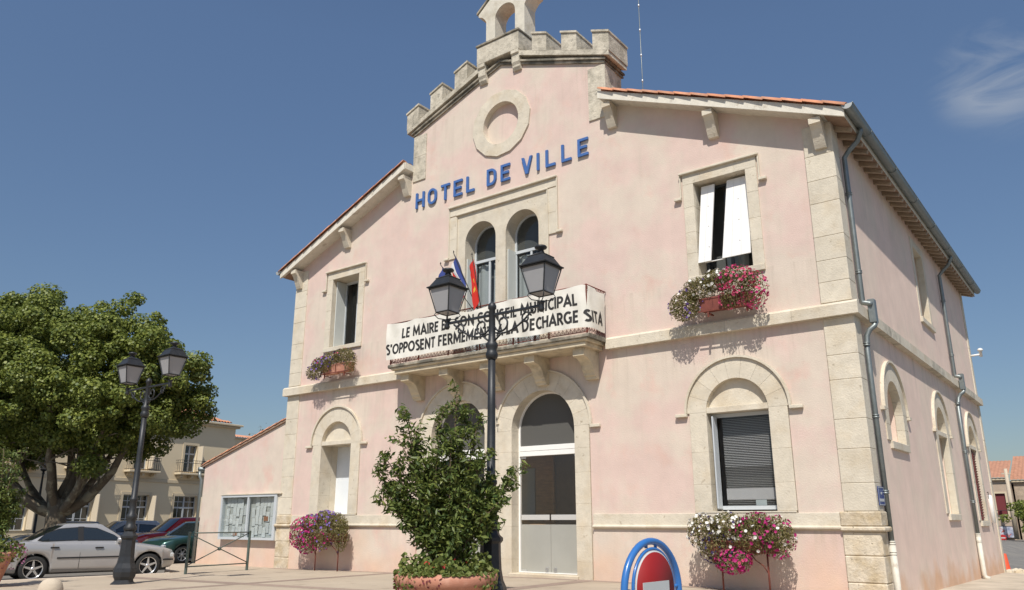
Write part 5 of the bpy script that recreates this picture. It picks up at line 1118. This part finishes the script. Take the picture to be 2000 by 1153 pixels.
# ================================================================== CARS
M_TYRE = mat('tyre_rubber', (.018, .018, .018), .85, vary=.1); M_RIM = mat('alloy_rim', (.62, .62, .62), .25, .8); M_BLK = mat('black_trim', (.012, .012, .013), .5)
M_CARG = glass('car_glass', (.16, .20, .20), .10); M_LAMPG = mat('head_lamp', (.55, .57, .58), .1, .3, coat=.6); M_TAILR = mat('tail_lamp', (.30, .012, .012), .2, coat=.6); M_SEAT = mat('car_cabin', (.03, .03, .032), .9)
def lin(P, x):
    if x <= P[0][0]: return P[0][1]
    for (a, b), (c_, d) in zip(P, P[1:]):
        if x <= c_: t = (x - a) / (c_ - a); return b + (d - b) * t
    return P[-1][1]
def make_car(name, label, loc, rz, paint, Ln, W, H, wb, fo, deck, roof, belt, wins, rimr=.215, wr=.315, clear=.20, handles=(), mould=True, seams=(), group='cars parked behind the plaza', tail=.62, ws=None, spokes=5, pillar=None):
    """x forward from the rear bumper, near flank built on both sides.  deck: body top line (x,z); roof: (front_base,front_top,rear_top,rear_base) x, and roof height line"""
    car = thing(name, label, 'car', loc, rz, group)
    xr_, xf_ = Ln - fo - wb, Ln - fo          # wheel centres
    hw = W / 2; st = sorted(set([0, .02, .06, .12, .2, .3] + [round(v, 3) for v in np.arange(.4, Ln - .3, .09)] + [Ln - .3, Ln - .2, Ln - .12, Ln - .06, Ln - .02, Ln]))
    for c_ in (xr_, xf_): st += [c_ + (wr + .055) * math.cos(R(a)) for a in range(0, 181, 12)]
    st = sorted(set(round(v, 4) for v in st)); ar = wr + .055
    def halfw(x): return hw * (1 - .30 * max(0, 1 - x / .55) ** 2.6 - .36 * max(0, 1 - (Ln - x) / .75) ** 2.4)
    rows = []
    for x in st:
        t = lin(deck, x); w = halfw(x); e = min(1, x / .10, (Ln - x) / .10) if 0 < x < Ln else 0
        b = clear + .10 * max(0, 1 - x / .6) + .06 * max(0, 1 - (Ln - x) / .6)
        ah = 0
        for c_ in (xr_, xf_):
            if abs(x - c_) < ar: ah = wr + math.sqrt(max(0, ar * ar - (x - c_) ** 2))
        fl = .016 if ah > 0 else 0
        m_ = b + (t - b) * .5
        pr = [(0, b), (w * .80, b), (w * .955, b + .04), (w * .985, b + .16), (w + fl * .5, m_), (w * .998 + fl, m_ + (t - m_) * .45), (w * .985 + fl, t - .07), (w * .955, t - .018), (w * .90, t), (w * .5, t + .022 * e), (0, t + .03 * e)]
        pr = [(y, max(z, min(ah, t - .05))) for y, z in pr]
        if e < 1: k = .6 + .4 * e; mz = b + (t - b) * .5; pr = [(y * (1 - .04 * (1 - e)), mz + (z - mz) * k) for y, z in pr]
        rows.append([(x - Ln / 2, y, z) for y, z in pr] )
    mb = MB()
    mb.sheet(rows); mb.sheet([[(x, -y, z) for x, y, z in r_] for r_ in rows])
    for r_ in (rows[0], rows[-1]): mb.add([(p[0], p[1], p[2]) for p in r_] + [(p[0], -p[1], p[2]) for p in r_[::-1]], [tuple(range(2 * len(r_)))])
    # greenhouse shell
    fb, ft, rt_, rb = roof; zt = H; zbt = lambda x: lin(belt, x)
    wb0, wt0 = hw * .90, hw * .70
    def gy(z, x): k = (z - zbt(x)) / (zt - zbt(x)); return wb0 + (wt0 - wb0) * k
    rl = lin
    NT = 8
    def ring(t):
        xf = fb + (ft - fb) * t; xr = rb + (rt_ - rb) * t
        bf, b_r = lin(deck, fb), lin(deck, rb)
        P = []
        mids = np.linspace(xf, xr, 12); 
        zz = lambda x: (lin(deck, max(min(x, fb), rb)) - .02) * (1 - t) + (zt - .03) * t
        yw = wb0 + (wt0 - wb0) * t
        for s_ in np.linspace(-1, 1, 9): P.append((xf - .10 * (abs(s_) ** 2.5), s_ * yw, zz(xf)))
        for x in mids[1:-1]: P.append((x, yw, zz(x)))
        for s_ in np.linspace(1, -1, 9): P.append((xr + .08 * (abs(s_) ** 2.5), s_ * yw, zz(xr)))
        for x in mids[::-1][1:-1]: P.append((x, -yw, zz(x)))
        return P
    rg = [ring(t) for t in np.linspace(0, 1, NT)]
    n = len(rg[0]); V = [p for r_ in rg for p in r_]
    top = rg[-1]; cx = (ft + rt_) / 2
    for sc, dz in ((.93, .018), (.75, .034), (.4, .046)): V += [(cx + (p[0] - cx) * sc, p[1] * sc, p[2] + dz) for p in top]
    RN = NT + 3; F = [(i * n + j, i * n + (j + 1) % n, (i + 1) * n + (j + 1) % n, (i + 1) * n + j) for i in range(RN - 1) for j in range(n)] + [tuple((RN - 1) * n + j for j in range(n))]
    # cut the glass openings out of the shell faces is not needed: panes stand 6 mm proud with the black seal round them
    V = [(p[0] - Ln / 2, p[1], p[2]) for p in V]; mb.add(V, F, True)
    body = mb.build('body', paint, car)
    zbase = lin(deck, (fb + rb) / 2) - .02
    def yq(x, z):
        zl = (lin(deck, max(min(x, fb), rb)) - .02); t = (z - zl) / (zt - .03 - zl); return wb0 + (wt0 - wb0) * t
    DG = mat('tinted_car_glass', (.014, .018, .020), .04, spec=.8, coat=.5)
    if pillar:
        for s in (-1, 1): MB().add([(x - Ln / 2, s * (yq(x, z) + .0055), z) for x, z in pillar], [tuple(range(4))]).build('door_pillar', M_BLK, body)
    for wi, wpoly in enumerate(wins):
        for s in (-1, 1):
            for grow, mm, nm, off in ((1.0, M_BLK, 'window_seal', .006), (.94, DG, 'side_window', .009)):
                cxx = sum(p[0] for p in wpoly) / len(wpoly); czz = sum(p[1] for p in wpoly) / len(wpoly)
                gx_ = (max(p[0] for p in wpoly) - min(p[0] for p in wpoly)) / 2; gz_ = (max(p[1] for p in wpoly) - min(p[1] for p in wpoly)) / 2
                kx, kz = (1, 1) if grow == 1 else (1 - .03 / gx_, 1 - .022 / gz_)
                P = [(cxx + (x - cxx) * kx, czz + (z - czz) * kz) for x, z in wpoly]
                V3 = [(x - Ln / 2, s * (yq(x, z) + off), z) for x, z in P]
                MB().add(V3, [tuple(range(len(V3)))]).build(nm, mm, body)
    for (a0, a1, nm, sgn) in ((fb, ft, 'windscreen', 1), (rb, rt_, 'rear_window', -1)):
        R2 = []
        for t in np.linspace(.10, .93, 6):
            x = a0 + (a1 - a0) * t; zz = (lin(deck, a0) - .02) * (1 - t) + (zt - .03) * t; yw = (wb0 + (wt0 - wb0) * t) * .90
            R2.append([(x - sgn * .10 * abs(s_ * .9) ** 2.5 + sgn * .012 - Ln / 2, s_ * yw, zz + .008) for s_ in np.linspace(-1, 1, 9)])
        MB().sheet(R2).build(nm, DG, body)
    # dark underside and wheel wells
    MB().box(-Ln / 2 + .25, Ln / 2 - .25, -hw * .78, hw * .78, clear - .02, clear + .40).build('underbody', M_BLK, car)
    wmb = MB(); wmb.lathe([(rimr - .01, -.10), (wr - .02, -.10), (wr, -.075), (wr, .075), (wr - .02, .10), (rimr - .01, .10)], 32, axis='y', caps=False); wme = wmb.data('wheel', M_TYRE)
    rb_ = MB(); rb_.lathe([(rimr, .03), (rimr + .004, .098), (rimr - .02, .098), (rimr - .028, .06), (rimr - .03, .03)], 32, axis='y', caps=False)
    rb_.lathe([(0, .085), (.045, .082), (.055, .06), (.05, .03)], 16, axis='y')
    for k in range(spokes):
        a = 2 * math.pi * k / spokes + .3; c_, s_ = math.cos(a), math.sin(a); px, pz = -s_, c_
        V = []
        for rr_, ww in ((.03, .030), (rimr - .02, .019)):
            for sg_ in (-1, 1):
                for yy in (.055, .080): V.append((rr_ * c_ + sg_ * ww * px, yy, rr_ * s_ + sg_ * ww * pz))
        rb_.add(V, [(0, 2, 3, 1), (4, 5, 7, 6), (1, 3, 7, 5), (0, 4, 6, 2), (0, 1, 5, 4), (2, 6, 7, 3)])
    rme = rb_.data('rim', M_RIM); dme = MB().lathe([(0, .0), (rimr - .03, .0), (rimr - .03, .02), (0, .02)], 24, axis='y').data('brake_disc', M_BLK)
    for c_ in (xr_, xf_):
        for s in (-1, 1):
            w_ = link('wheel', wme, car, loc=(c_ - Ln / 2, s * (hw - .115), wr), rot=(0, 0, 0 if s > 0 else math.pi)); link('rim', rme, w_); link('brake_disc', dme, w_)
    for s in (-1, 1):
        if mould: MB().box(xr_ + ar + .12 - Ln / 2, xf_ - ar - .10 - Ln / 2, s * (hw * .998 + .001), s * (hw + .016), .555, .59, .004).build('side_moulding', M_BLK, body)
        for hx in handles: MB().box(hx - .10 - Ln / 2, hx + .10 - Ln / 2, s * hw * .985, s * (hw + .028), lin(deck, hx) - .15, lin(deck, hx) - .115, .008).build('door_handle', M_BLK if mould else paint, body)
        for sx in seams: MB().tube([(sx - Ln / 2, s * (halfw(sx) * .955 + .004), lin(deck, sx) - .02), (sx - Ln / 2, s * (hw * 1.0 + .002), .66), (sx - Ln / 2, s * (hw * .99 + .003), clear + .1)], .004, 4).build('door_gap', M_BLK, body)
        mx_ = fb - .42; MB().lathe([(0, -.09), (.05, -.085), (.075, -.04), (.075, .05), (.05, .09), (0, .095)], 12, c=(mx_ - Ln / 2, s * (hw + .03), lin(deck, fb) + .09), axis='y').build('mirror', paint, body)
        # lamps
        zf = lin(deck, Ln - .12); lampx = Ln - .16
        MB().box(Ln - .34 - Ln / 2, Ln - .07 - Ln / 2, s * halfw(Ln - .2) * .60, s * (halfw(Ln - .2) * .985), zf - .20, zf - .07, .03).build('headlight', M_LAMPG, body)
        MB().box(.035 - Ln / 2, .24 - Ln / 2, s * halfw(.1) * .62, s * (halfw(.12) * 1.0 + .004), tail + .02, tail + .17, .03).build('tail_light', M_TAILR, body)
        MB().box(.08 - Ln / 2, .62 - Ln / 2, s * (halfw(.3) * .99), s * (halfw(.35) + .014), .50, .545, .004).build('bumper_strip', M_BLK, body); MB().box(Ln - .50 - Ln / 2, Ln - .12 - Ln / 2, s * (halfw(Ln - .3) * .95), s * (halfw(Ln - .36) + .010), .44, .48, .004).build('bumper_strip', M_BLK, body)
    MB().box(Ln - .03 - Ln / 2, Ln + .012 - Ln / 2, -.26, .26, .36, .46, .004).build('number_plate', M_SIGNW, body); MB().box(Ln - .06 - Ln / 2, Ln + .004 - Ln / 2, -.42, .42, .50, .62, .01).build('grille', M_BLK, body)
    MB().box(-.012 - Ln / 2, .03 - Ln / 2, -.26, .26, .60, .70, .004).build('number_plate', M_SIGNW, body)
    return car
PS = lambda n, c_, me=.55: mat('paint_' + n, c_, .28, me, coat=.9, vary=.02)
sedan_deck = [(0, .70), (.08, .86), (.15, .94), (.75, .98), (1.2, .965), (2.9, .93), (3.35, .90), (4.0, .80), (4.35, .70), (4.47, .55)]
sedan_wins = [[(.98, 1.00), (1.15, 1.17), (1.45, 1.29), (1.92, 1.325), (1.94, .99), (1.10, .97)], [(2.02, .985), (2.0, 1.325), (2.35, 1.30), (2.78, 1.12), (2.98, .97)]]
def car_at(mid, hx, hy): return math.atan2(hy, hx)
# silver saloon: near flank wheels measured on the ground at (-9.8,-6.33) and (-9.2,-3.67)
hd = Vector((.6, 2.66)).normalized(); rzs = math.atan2(hd.y, hd.x); inn = Vector((-hd.y, hd.x)) * (1.74 / 2 - .115 + 0)
Ls, fos, wbs = 4.47, .78, 2.725
rw = Vector((-9.86, -6.38)); xc_r = Ls - fos - wbs; ctr = rw + hd * (Ls / 2 - xc_r) + inn
make_car('parked_car', 'silver grey four door saloon parked side on behind the left street lamp', (ctr.x, ctr.y, -.10), rzs, PS('silver', (.38, .375, .375), .35), Ls, 1.74, 1.415, wbs, fos, sedan_deck, (3.32, 2.55, 1.55, .72), sedan_deck, sedan_wins, handles=(1.38, 2.42), seams=(1.98, 3.1), rimr=.232, wr=.318, pillar=[(1.90, .98), (1.90, 1.335), (2.04, 1.335), (2.06, .98)])
hatch_deck = [(0, .75), (.06, .92), (.5, .97), (2.6, .95), (3.0, .93), (3.6, .84), (3.9, .72), (4.0, .55)]
hatch_wins = [[(.62, 1.03), (.80, 1.28), (1.50, 1.33), (1.52, 1.0)], [(1.60, 1.0), (1.58, 1.33), (2.1, 1.31), (2.72, .99)]]
def hatch(label, wheel, hd, paint, H=1.45, Ln=4.0, deck=hatch_deck, wins=hatch_wins, wb=2.5, fo=.80, near=1, W=1.70, rz0=-.10, roof=None, group='cars parked behind the plaza', spokes=7, axle='front', mould=False, rimr=.225, wr=.31):
    hd = Vector(hd).normalized(); inn = Vector((-hd.y, hd.x)) * (W / 2 - .115) * near; x_w = Ln - fo if axle == 'front' else Ln - fo - wb
    c_ = Vector(wheel) + hd * (Ln / 2 - x_w) + inn
    return make_car('parked_car', label, (c_.x, c_.y, rz0), math.atan2(hd.y, hd.x), paint, Ln, W, H, wb, fo, deck, roof or (3.02, 2.3, .62, .22), deck, wins, group=group, spokes=spokes, mould=mould, handles=(1.75,), seams=(1.56, 2.85), rimr=rimr, wr=wr)
hatch('dark green hatchback half hidden behind the annex corner', (-15.15, .75), (.10, -1), PS('green', (.028, .075, .065), .5), near=-1)
suv_deck = [(0, .85), (.06, 1.02), (.5, 1.06), (2.9, 1.05), (3.2, 1.03), (3.9, .95), (4.3, .80), (4.38, .6)]
suv_wins = [[(.55, 1.12), (.62, 1.42), (1.35, 1.46), (1.37, 1.10)], [(1.45, 1.10), (1.43, 1.46), (2.3, 1.44), (2.85, 1.10)]]
hatch('bright red estate car parked between the green hatchback and the ochre building', (-19.0, 1.9), (-.10, -1), PS('red', (.55, .014, .018), .0), H=1.60, Ln=4.38, deck=suv_deck, wins=suv_wins, wb=2.62, fo=.86, near=-1, W=1.78, roof=(3.30, 2.55, .50, .15), wr=.33)
hatch('white hatchback beyond the red car, only its windscreen and roof showing', (-22.6, 1.3), (-.15, -1), PS('white', (.62, .62, .62), 0), near=-1, H=1.47)
hatch('pale grey hatchback parked behind the silver saloon, windscreen showing over its bonnet', (-24.6, -.4), (-.2, -1), PS('grey', (.30, .31, .31), .4), near=-1, H=1.44)
hatch('blue hatchback partly hidden behind the rear of the silver saloon', (-15.9, -5.2), (-.1, -1), PS('blue', (.045, .12, .26), .4), near=-1, H=1.46, axle='rear')
hatch('white estate car behind the shrub at the left, only its pale roof in view', (-20.3, -5.0), (-.1, -1), PS('white', (.62, .62, .62), 0), near=-1, H=1.55, Ln=4.38, deck=suv_deck, wins=suv_wins, wb=2.62, roof=(3.30, 2.55, .50, .15), axle='rear')
hatch('dark grey hatchback at the far left of the car park', (-17.4, -7.0), (-.1, -1), PS('dark', (.05, .05, .055), .4), near=-1, H=1.45, axle='rear')

# small single lamp by the ochre building
sl_ = thing('street_lamp', 'single lantern lamp standing by the plane tree trunk', 'street lamp', (-27.0, .6, -.1))
MB().lathe([(.16, 0), (.16, .2), (.10, .35), (.09, .8), (.06, .9), (.055, 2.6), (.04, 3.5), (.07, 3.55), (.04, 3.62)], 12).build('pole', M_IRON, sl_)
MB().lathe([(.14 * 1.41, 3.72), (.24 * 1.41, 4.12)], 4, smooth=False, ang=.5).build('glass_pane', M_MILK, sl_); MB().lathe([(.27 * 1.41, 4.12), (.27 * 1.41, 4.15), (.13, 4.32), (.05, 4.38), (.09, 4.42), (0, 4.46)], 4, smooth=False, ang=.5).build('lantern_roof', M_IRON, sl_)
MB().lathe([(.03, 3.6), (.14 * 1.41, 3.70), (.14 * 1.41, 3.72)], 4, smooth=False, ang=.5).build('lantern_base', M_IRON, sl_)

# ================================================================== OCHRE BUILDING (left background); local u along the facade, +y away from the viewer
OB = Vector((-36.03, 12.41)); du = Vector((-.1045, .9945))
ob = thing('school_building', 'two storey ochre building with grey multi pane windows behind the plane tree', 'building', (OB.x, OB.y, -.1), math.atan2(du.y, du.x))
# local x = along du, local y = left of du, which points away from the camera
u0, u1 = -34.0, 4.2; HT = 7.72
ow = [(-28.6, 2.1), (-24.2, 2.1), (-19.9, 2.1), (-15.6, 2.1), (-10.9, 2.1), (-6.8, 2.1), (-2.45, 2.1), (1.95, 2.1)]
hls = []; WU = []
for c_, w_ in [(-27.8, 1.7), (-24.2, 1.7), (-20.6, 1.7), (-17.0, 1.7), (-13.5, 1.7), (-9.9, 1.7), (-6.34, 1.68), (-2.72, 1.72), (.77, 1.66)]:
    hls.append([(c_ - w_ / 2, .95), (c_ + w_ / 2, .95), (c_ + w_ / 2, 2.98), (c_ - w_ / 2, 2.98)]); WU.append((c_, w_, .95, 2.98))
    hls.append([(c_ - .45, 4.50), (c_ + .45, 4.50), (c_ + .45, 6.20), (c_ - .45, 6.20)]); WU.append((c_ + 0, .90, 4.50, 6.20))
MB().prism([[(u0, -.3), (u1, -.3), (u1, HT), (u0, HT)]] + hls, 0, .4).build('facade_wall', M_YEL, ob)
MB().box(u0, u1 - .01, .9, 1.0, 0, HT).build('dim_interior', mat('dim_room', (.17, .165, .16)), ob)
MB().box(u1 - .4, u1, .401, 12, -.3, HT).build('end_wall', M_YEL, ob)
MB().box(u0, u1 + .35, -.38, .5, HT + .002, HT + .13, .02).build('cornice', M_YTRIM, ob); MB().box(u0, u1 + .22, -.22, .5, HT - .13, HT, .02).build('cornice_bed', M_YTRIM, ob)
MB().box(u0, u1, -.05, 0, 3.75, 3.95, .01).build('floor_band', M_YTRIM, ob); 
mb = MB(); xs = np.arange(u0, u1 - .6, .055); mb.sheet([[(x, y, HT + .14 + (y + .3) * .30 + .05 * abs(math.sin(math.pi * x / .24))) for x in xs] for y in np.linspace(-.3, 5, 4)]); mb.build('tile_field', M_TILE, ob, kind='stuff')
tme = canal(.45, .11, .095).data('roof_tile', M_TILE)
for i in range(26): link('roof_tile', tme, ob).matrix_basis = Matrix.Translation((u1 - .75 - i * .24, -.34, HT + .17)) @ Matrix.Rotation(math.pi / 2, 4, 'Z') @ Matrix.Rotation(-.28, 4, 'Y')
for c_, w_, z0, z1 in WU:
    t = .16; mb = MB(); mb.prism([[(c_ - w_ / 2 - t, z0 - .0), (c_ + w_ / 2 + t, z0 - .0), (c_ + w_ / 2 + t, z1 + t), (c_ - w_ / 2 - t, z1 + t)], [(c_ - w_ / 2, z0 + .01), (c_ + w_ / 2, z0 + .01), (c_ + w_ / 2, z1), (c_ - w_ / 2, z1)]], -.035, 0.0); mb.build('window_surround', M_YTRIM, ob)
    big = w_ > 1.3; mb = MB(); b = .055
    mb.prism([[(c_ - w_ / 2, z0), (c_ + w_ / 2, z0), (c_ + w_ / 2, z1), (c_ - w_ / 2, z1)], [(c_ - w_ / 2 + b, z0 + b), (c_ + w_ / 2 - b, z0 + b), (c_ + w_ / 2 - b, z1 - b), (c_ - w_ / 2 + b, z1 - b)]], .16, .22)
    mb.box(c_ - b, c_ + b, .155, .215, z0 + b, z1 - b); tz = z1 - .72 if big else z1 - .55; mb.box(c_ - w_ / 2 + b, c_ + w_ / 2 - b, .15, .21, tz - .05, tz + .05)
    for s in (-1, 1):
        if big: mb.box(c_ + s * w_ / 4 - .018, c_ + s * w_ / 4 + .018, .17, .205, z0 + b, z1 - b)
    for zz in ((z1 - .36, z0 + .62) if big else (z0 + .6,)): mb.box(c_ - w_ / 2 + b, c_ + w_ / 2 - b, .172, .203, zz - .018, zz + .018)
    f_ = mb.build('window', M_GFRAME, ob); MB().box(c_ - w_ / 2 + b, c_ + w_ / 2 - b, .185, .190, z0 + b, z1 - b).build('pane', M_DGLASS, f_)
    # pale shutter leaf folded open at the right-hand jamb
    MB().box(c_ + w_ / 2 + .05, c_ + w_ / 2 + .11, -.62 if big else -.55, -.04, z0 + .05, z1 - .05, .01).build('shutter', mat('cream_shutter', (.58, .50, .38), .8), ob)
    if not big:
        bl = link('balcony', MB().box(c_ - 1.05, c_ + 1.05, -.62, -.001, 4.28, 4.40, .02).data('balcony', M_YTRIM), ob)
        for k in (-.8, 0, .8): MB().box(c_ + k - .08, c_ + k + .08, -.45, -.002, 4.08, 4.279, .02).build('corbel', M_YTRIM, bl)
        rb_ = MB(); 
        for x in np.linspace(c_ - 1.0, c_ + 1.0, 15): rb_.tube([(x, -.58, 4.4), (x, -.58, 5.18)], .011, 4, caps=False)
        for s in (-1, 1):
            for y in (-.4, -.2): rb_.tube([(c_ + s * 1.0, y, 4.4), (c_ + s * 1.0, y, 5.18)], .011, 4, caps=False)
        for z in (4.47, 5.02, 5.19): rb_.tube([(c_ - 1.0, 0, z), (c_ - 1.0, -.58, z), (c_ + 1.0, -.58, z), (c_ + 1.0, 0, z)], .014, 4)
        rb_.build('railing', M_IRON, bl)
lw = thing('low_building', 'lower ochre wing with a tiled parapet beyond the end of the school', 'building', (OB.x, OB.y, -.1), math.atan2(du.y, du.x))
MB().box(4.6, 18, 4, 14, -.3, 7.4).build('wall', M_YEL, lw); MB().box(4.5, 18.1, 3.9, 14.1, 7.402, 7.53, .02).build('coping', M_YTRIM, lw)
mb = MB(); xs = np.arange(7, 18, .055); mb.sheet([[(x, y, 7.54 + (y - 3.9) * .15 + .05 * abs(math.sin(math.pi * x / .24))) for x in xs] for y in np.linspace(3.8, 9, 4)]); mb.build('tile_field', M_TILE, lw, kind='stuff')

# ================================================================== END OF THE SIDE STREET (right background)
gs = lambda y: gz(12, y)
def house(label, x0, x1, y0, y1, ze, zr, m, wins, base):
    h = thing('street_house', label, 'house', ((x0 + x1) / 2, y0, 0)); ox = (x0 + x1) / 2
    MB().prism([[(x0 - ox, base - .5), (x1 - ox, base - .5), (x1 - ox, ze), (x0 - ox, ze)]] + [[(a - ox, b), (c_ - ox, b), (c_ - ox, d), (a - ox, d)] for a, b, c_, d, k in wins], 0, .35).build('wall', m, h)
    MB().box(x0 - ox, x1 - ox, .36, y1 - y0, base - .5, ze).build('rear_block', m, h)
    MB().box(x0 - ox - .1, x1 - ox + .1, -.22, .1, ze + .002, ze + .16, .02).build('eave', M_YTRIM, h)
    mb = MB(); xs = np.arange(x0 - .15 - ox, x1 + .15 - ox, .06); mb.sheet([[(x, y, ze + .17 + (zr - ze) * (y + .3) / ((y1 - y0) / 2 + .3) + .05 * abs(math.sin(math.pi * x / .26))) for x in xs] for y in np.linspace(-.3, (y1 - y0) / 2, 8)]); mb.build('tile_field', mat('old_far_tile', (.38, .19, .12), .9, vary=.2, vscale=4), h, kind='stuff')
    for a, b, c_, d, k in wins:
        f_ = MB().box(a - ox, c_ - ox, .10, .16, b, d).build('shutter' if k else 'window', mat('dark_red_shutter', (.15, .022, .025), .7) if k else M_DGLASS, h)
        MB().prism([[(a - .12 - ox, b - .1), (c_ + .12 - ox, b - .1), (c_ + .12 - ox, d + .12), (a - .12 - ox, d + .12)], [(a - ox, b), (c_ - ox, b), (c_ - ox, d), (a - ox, d)]], -.03, 0).build('window_surround', M_YTRIM, h)
    return h
M_HB = mat('beige_house_render', (.42, .33, .25), .92, vary=.1); M_HS = mat('rubble_house_wall', (.36, .29, .22), .95, vary=.3, vscale=3, bump=.8, bscale=6)
h1 = house('small beige house with dark red shutters and tiled roof at the street end', 1.2, 5.15, 54.5, 62, 4.25, 5.7, M_HB, [(4.2, 1.75, 4.85, 3.3, 1), (2.0, 1.75, 2.7, 3.3, 1)], -1.0)
h2 = house('second house with a lighter orange roof right of the beige one', 5.3, 11, 56.5, 66, 4.15, 6.2, M_HS, [(6.6, 1.9, 7.5, 3.4, 0), (9, 1.9, 9.8, 3.4, 0)], -1.1)
bb = thing('billboard', 'faded pictorial advertising board on the ground floor of the beige house', 'billboard', (4.45, 54.35, .55))
MB().box(-.62, .62, -.04, .02, -.42, .42, .01).build('frame', M_INK, bb); MB().box(-.58, .58, -.052, -.041, -.38, .38).build('poster', mat('poster_print', (.55, .56, .60), .6, c2=(.10, .14, .28), c2scale=1.3, c3=(.4, .12, .1), c3scale=2.1, c3lo=.55, c3hi=.6), bb)
for (x, z, n_, c0_, lab) in ((4.35, .15, 'stop_sign', (.45, .02, .02), 'small red octagonal sign in front of the pictorial board'), (4.5, -.28, 'parking_sign', (.62, .60, .55), 'small round sign with red rim under the red octagon')):
    t_ = thing(n_, lab, 'sign', (x, 53.8, gz(x, 53.8)))
    zc_ = z - gz(x, 53.8); MB().lathe([(0, 0), (.24, 0), (.24, .02), (0, .02)], 8 if n_ == 'stop_sign' else 20, c=(0, -.03, zc_), axis='y', smooth=False).build('face', mat(n_ + '_face', c0_, .5), t_); MB().tube([(0, 0, 0), (0, 0, zc_ + .2)], .03, 6).build('post', M_GALV, t_)
    if n_ == 'stop_sign': MB().box(-.16, .16, -.036, -.031, zc_ - .04, zc_ + .04).build('white_bar', M_SIGNW, t_)
    else: MB().lathe([(.16, -.036), (.22, -.036), (.22, -.032), (.16, -.032)], 20, c=(0, 0, zc_), axis='y').build('red_rim', M_RED, t_)
up = thing('utility_pole', 'pale concrete utility pole before the houses at the street end', 'pole', (5.35, 52.5, gz(6, 52.5))); MB().tube([(0, 0, 0), (0, 0, 4.9)], [.16, .11], 8).build('shaft', M_BOLL, up); MB().box(-.3, .3, -.05, .05, 4.5, 4.6).build('cross_piece', M_BOLL, up)
wr_ = thing('overhead_wires', 'thin dark wires crossing in front of the far houses', 'wires', (5.35, 52.5, 0))
for z0_, z1_ in ((3.9, 4.4), (2.3, 2.2)): MB().tube([(-9, -4, z0_), (-4, -2, z0_ - .25), (0, 0, (z0_ + z1_) / 2 - .2), (6, 2, z1_)], .018, 4).build('wire', M_INK, wr_)
co = thing('traffic_cone', 'orange traffic marker at the foot of the far corner of the hall', 'cone', (8.42, 17.9, gz(8.42, 17.9))); MB().lathe([(.16, 0), (.16, .03), (.12, .04), (.06, .55), (0, .56)], 14).build('cone_body', mat('orange_plastic', (.60, .07, .02), .5), co)
mb_ = thing('stone_heap', 'grey stone rubble at the back corner of the hall', 'rubble', (8.9, 16.3, gz(9, 16.3)))
for i in range(7): MB().lathe([(0, 0), (.16, .02), (.14, .10), (0, .15)], 6, c=(rt.uniform(-.25, .3), rt.uniform(-.5, .5), rt.uniform(-.02, .02)), smooth=False).build('rock', M_ROUGH, mb_)
tr2 = thing('street_tree', 'small green street tree at the right edge of the photo', 'tree', (6.4, 50.5, gz(9, 50)))
MB().tube([(0, 0, 0), (.05, 0, 1.5), (0, 0, 2.4)], [.12, .09, .05], 8).build('trunk', M_BARK, tr2)
rs = np.random.RandomState(6); pp, dd = [], []
for i in range(26): c_ = rs.normal(size=3) * [.65, .6, .7] + [0.1, 0, 2.7]; p, d = clump(rs, 110, c_, (.42, .42, .34), .3); pp.append(p); dd.append(d)
leaves('crown', M_PLANE, np.concatenate(pp), .13, tr2, shape='blob', nrm=np.concatenate(dd), rs=rs)
# far building line that closes the street and the square behind the camera's left
fb_ = thing('far_houses', 'row of plain far houses closing the car park beyond the left edge', 'building', (-62, -30, -.1)); MB().box(-4, 4, -30, 24, 0, 7).build('wall', M_YEL, fb_); MB().box(-4.4, 4.4, -30.4, 24.4, 7.002, 7.5).build('roof', M_TILE, fb_)
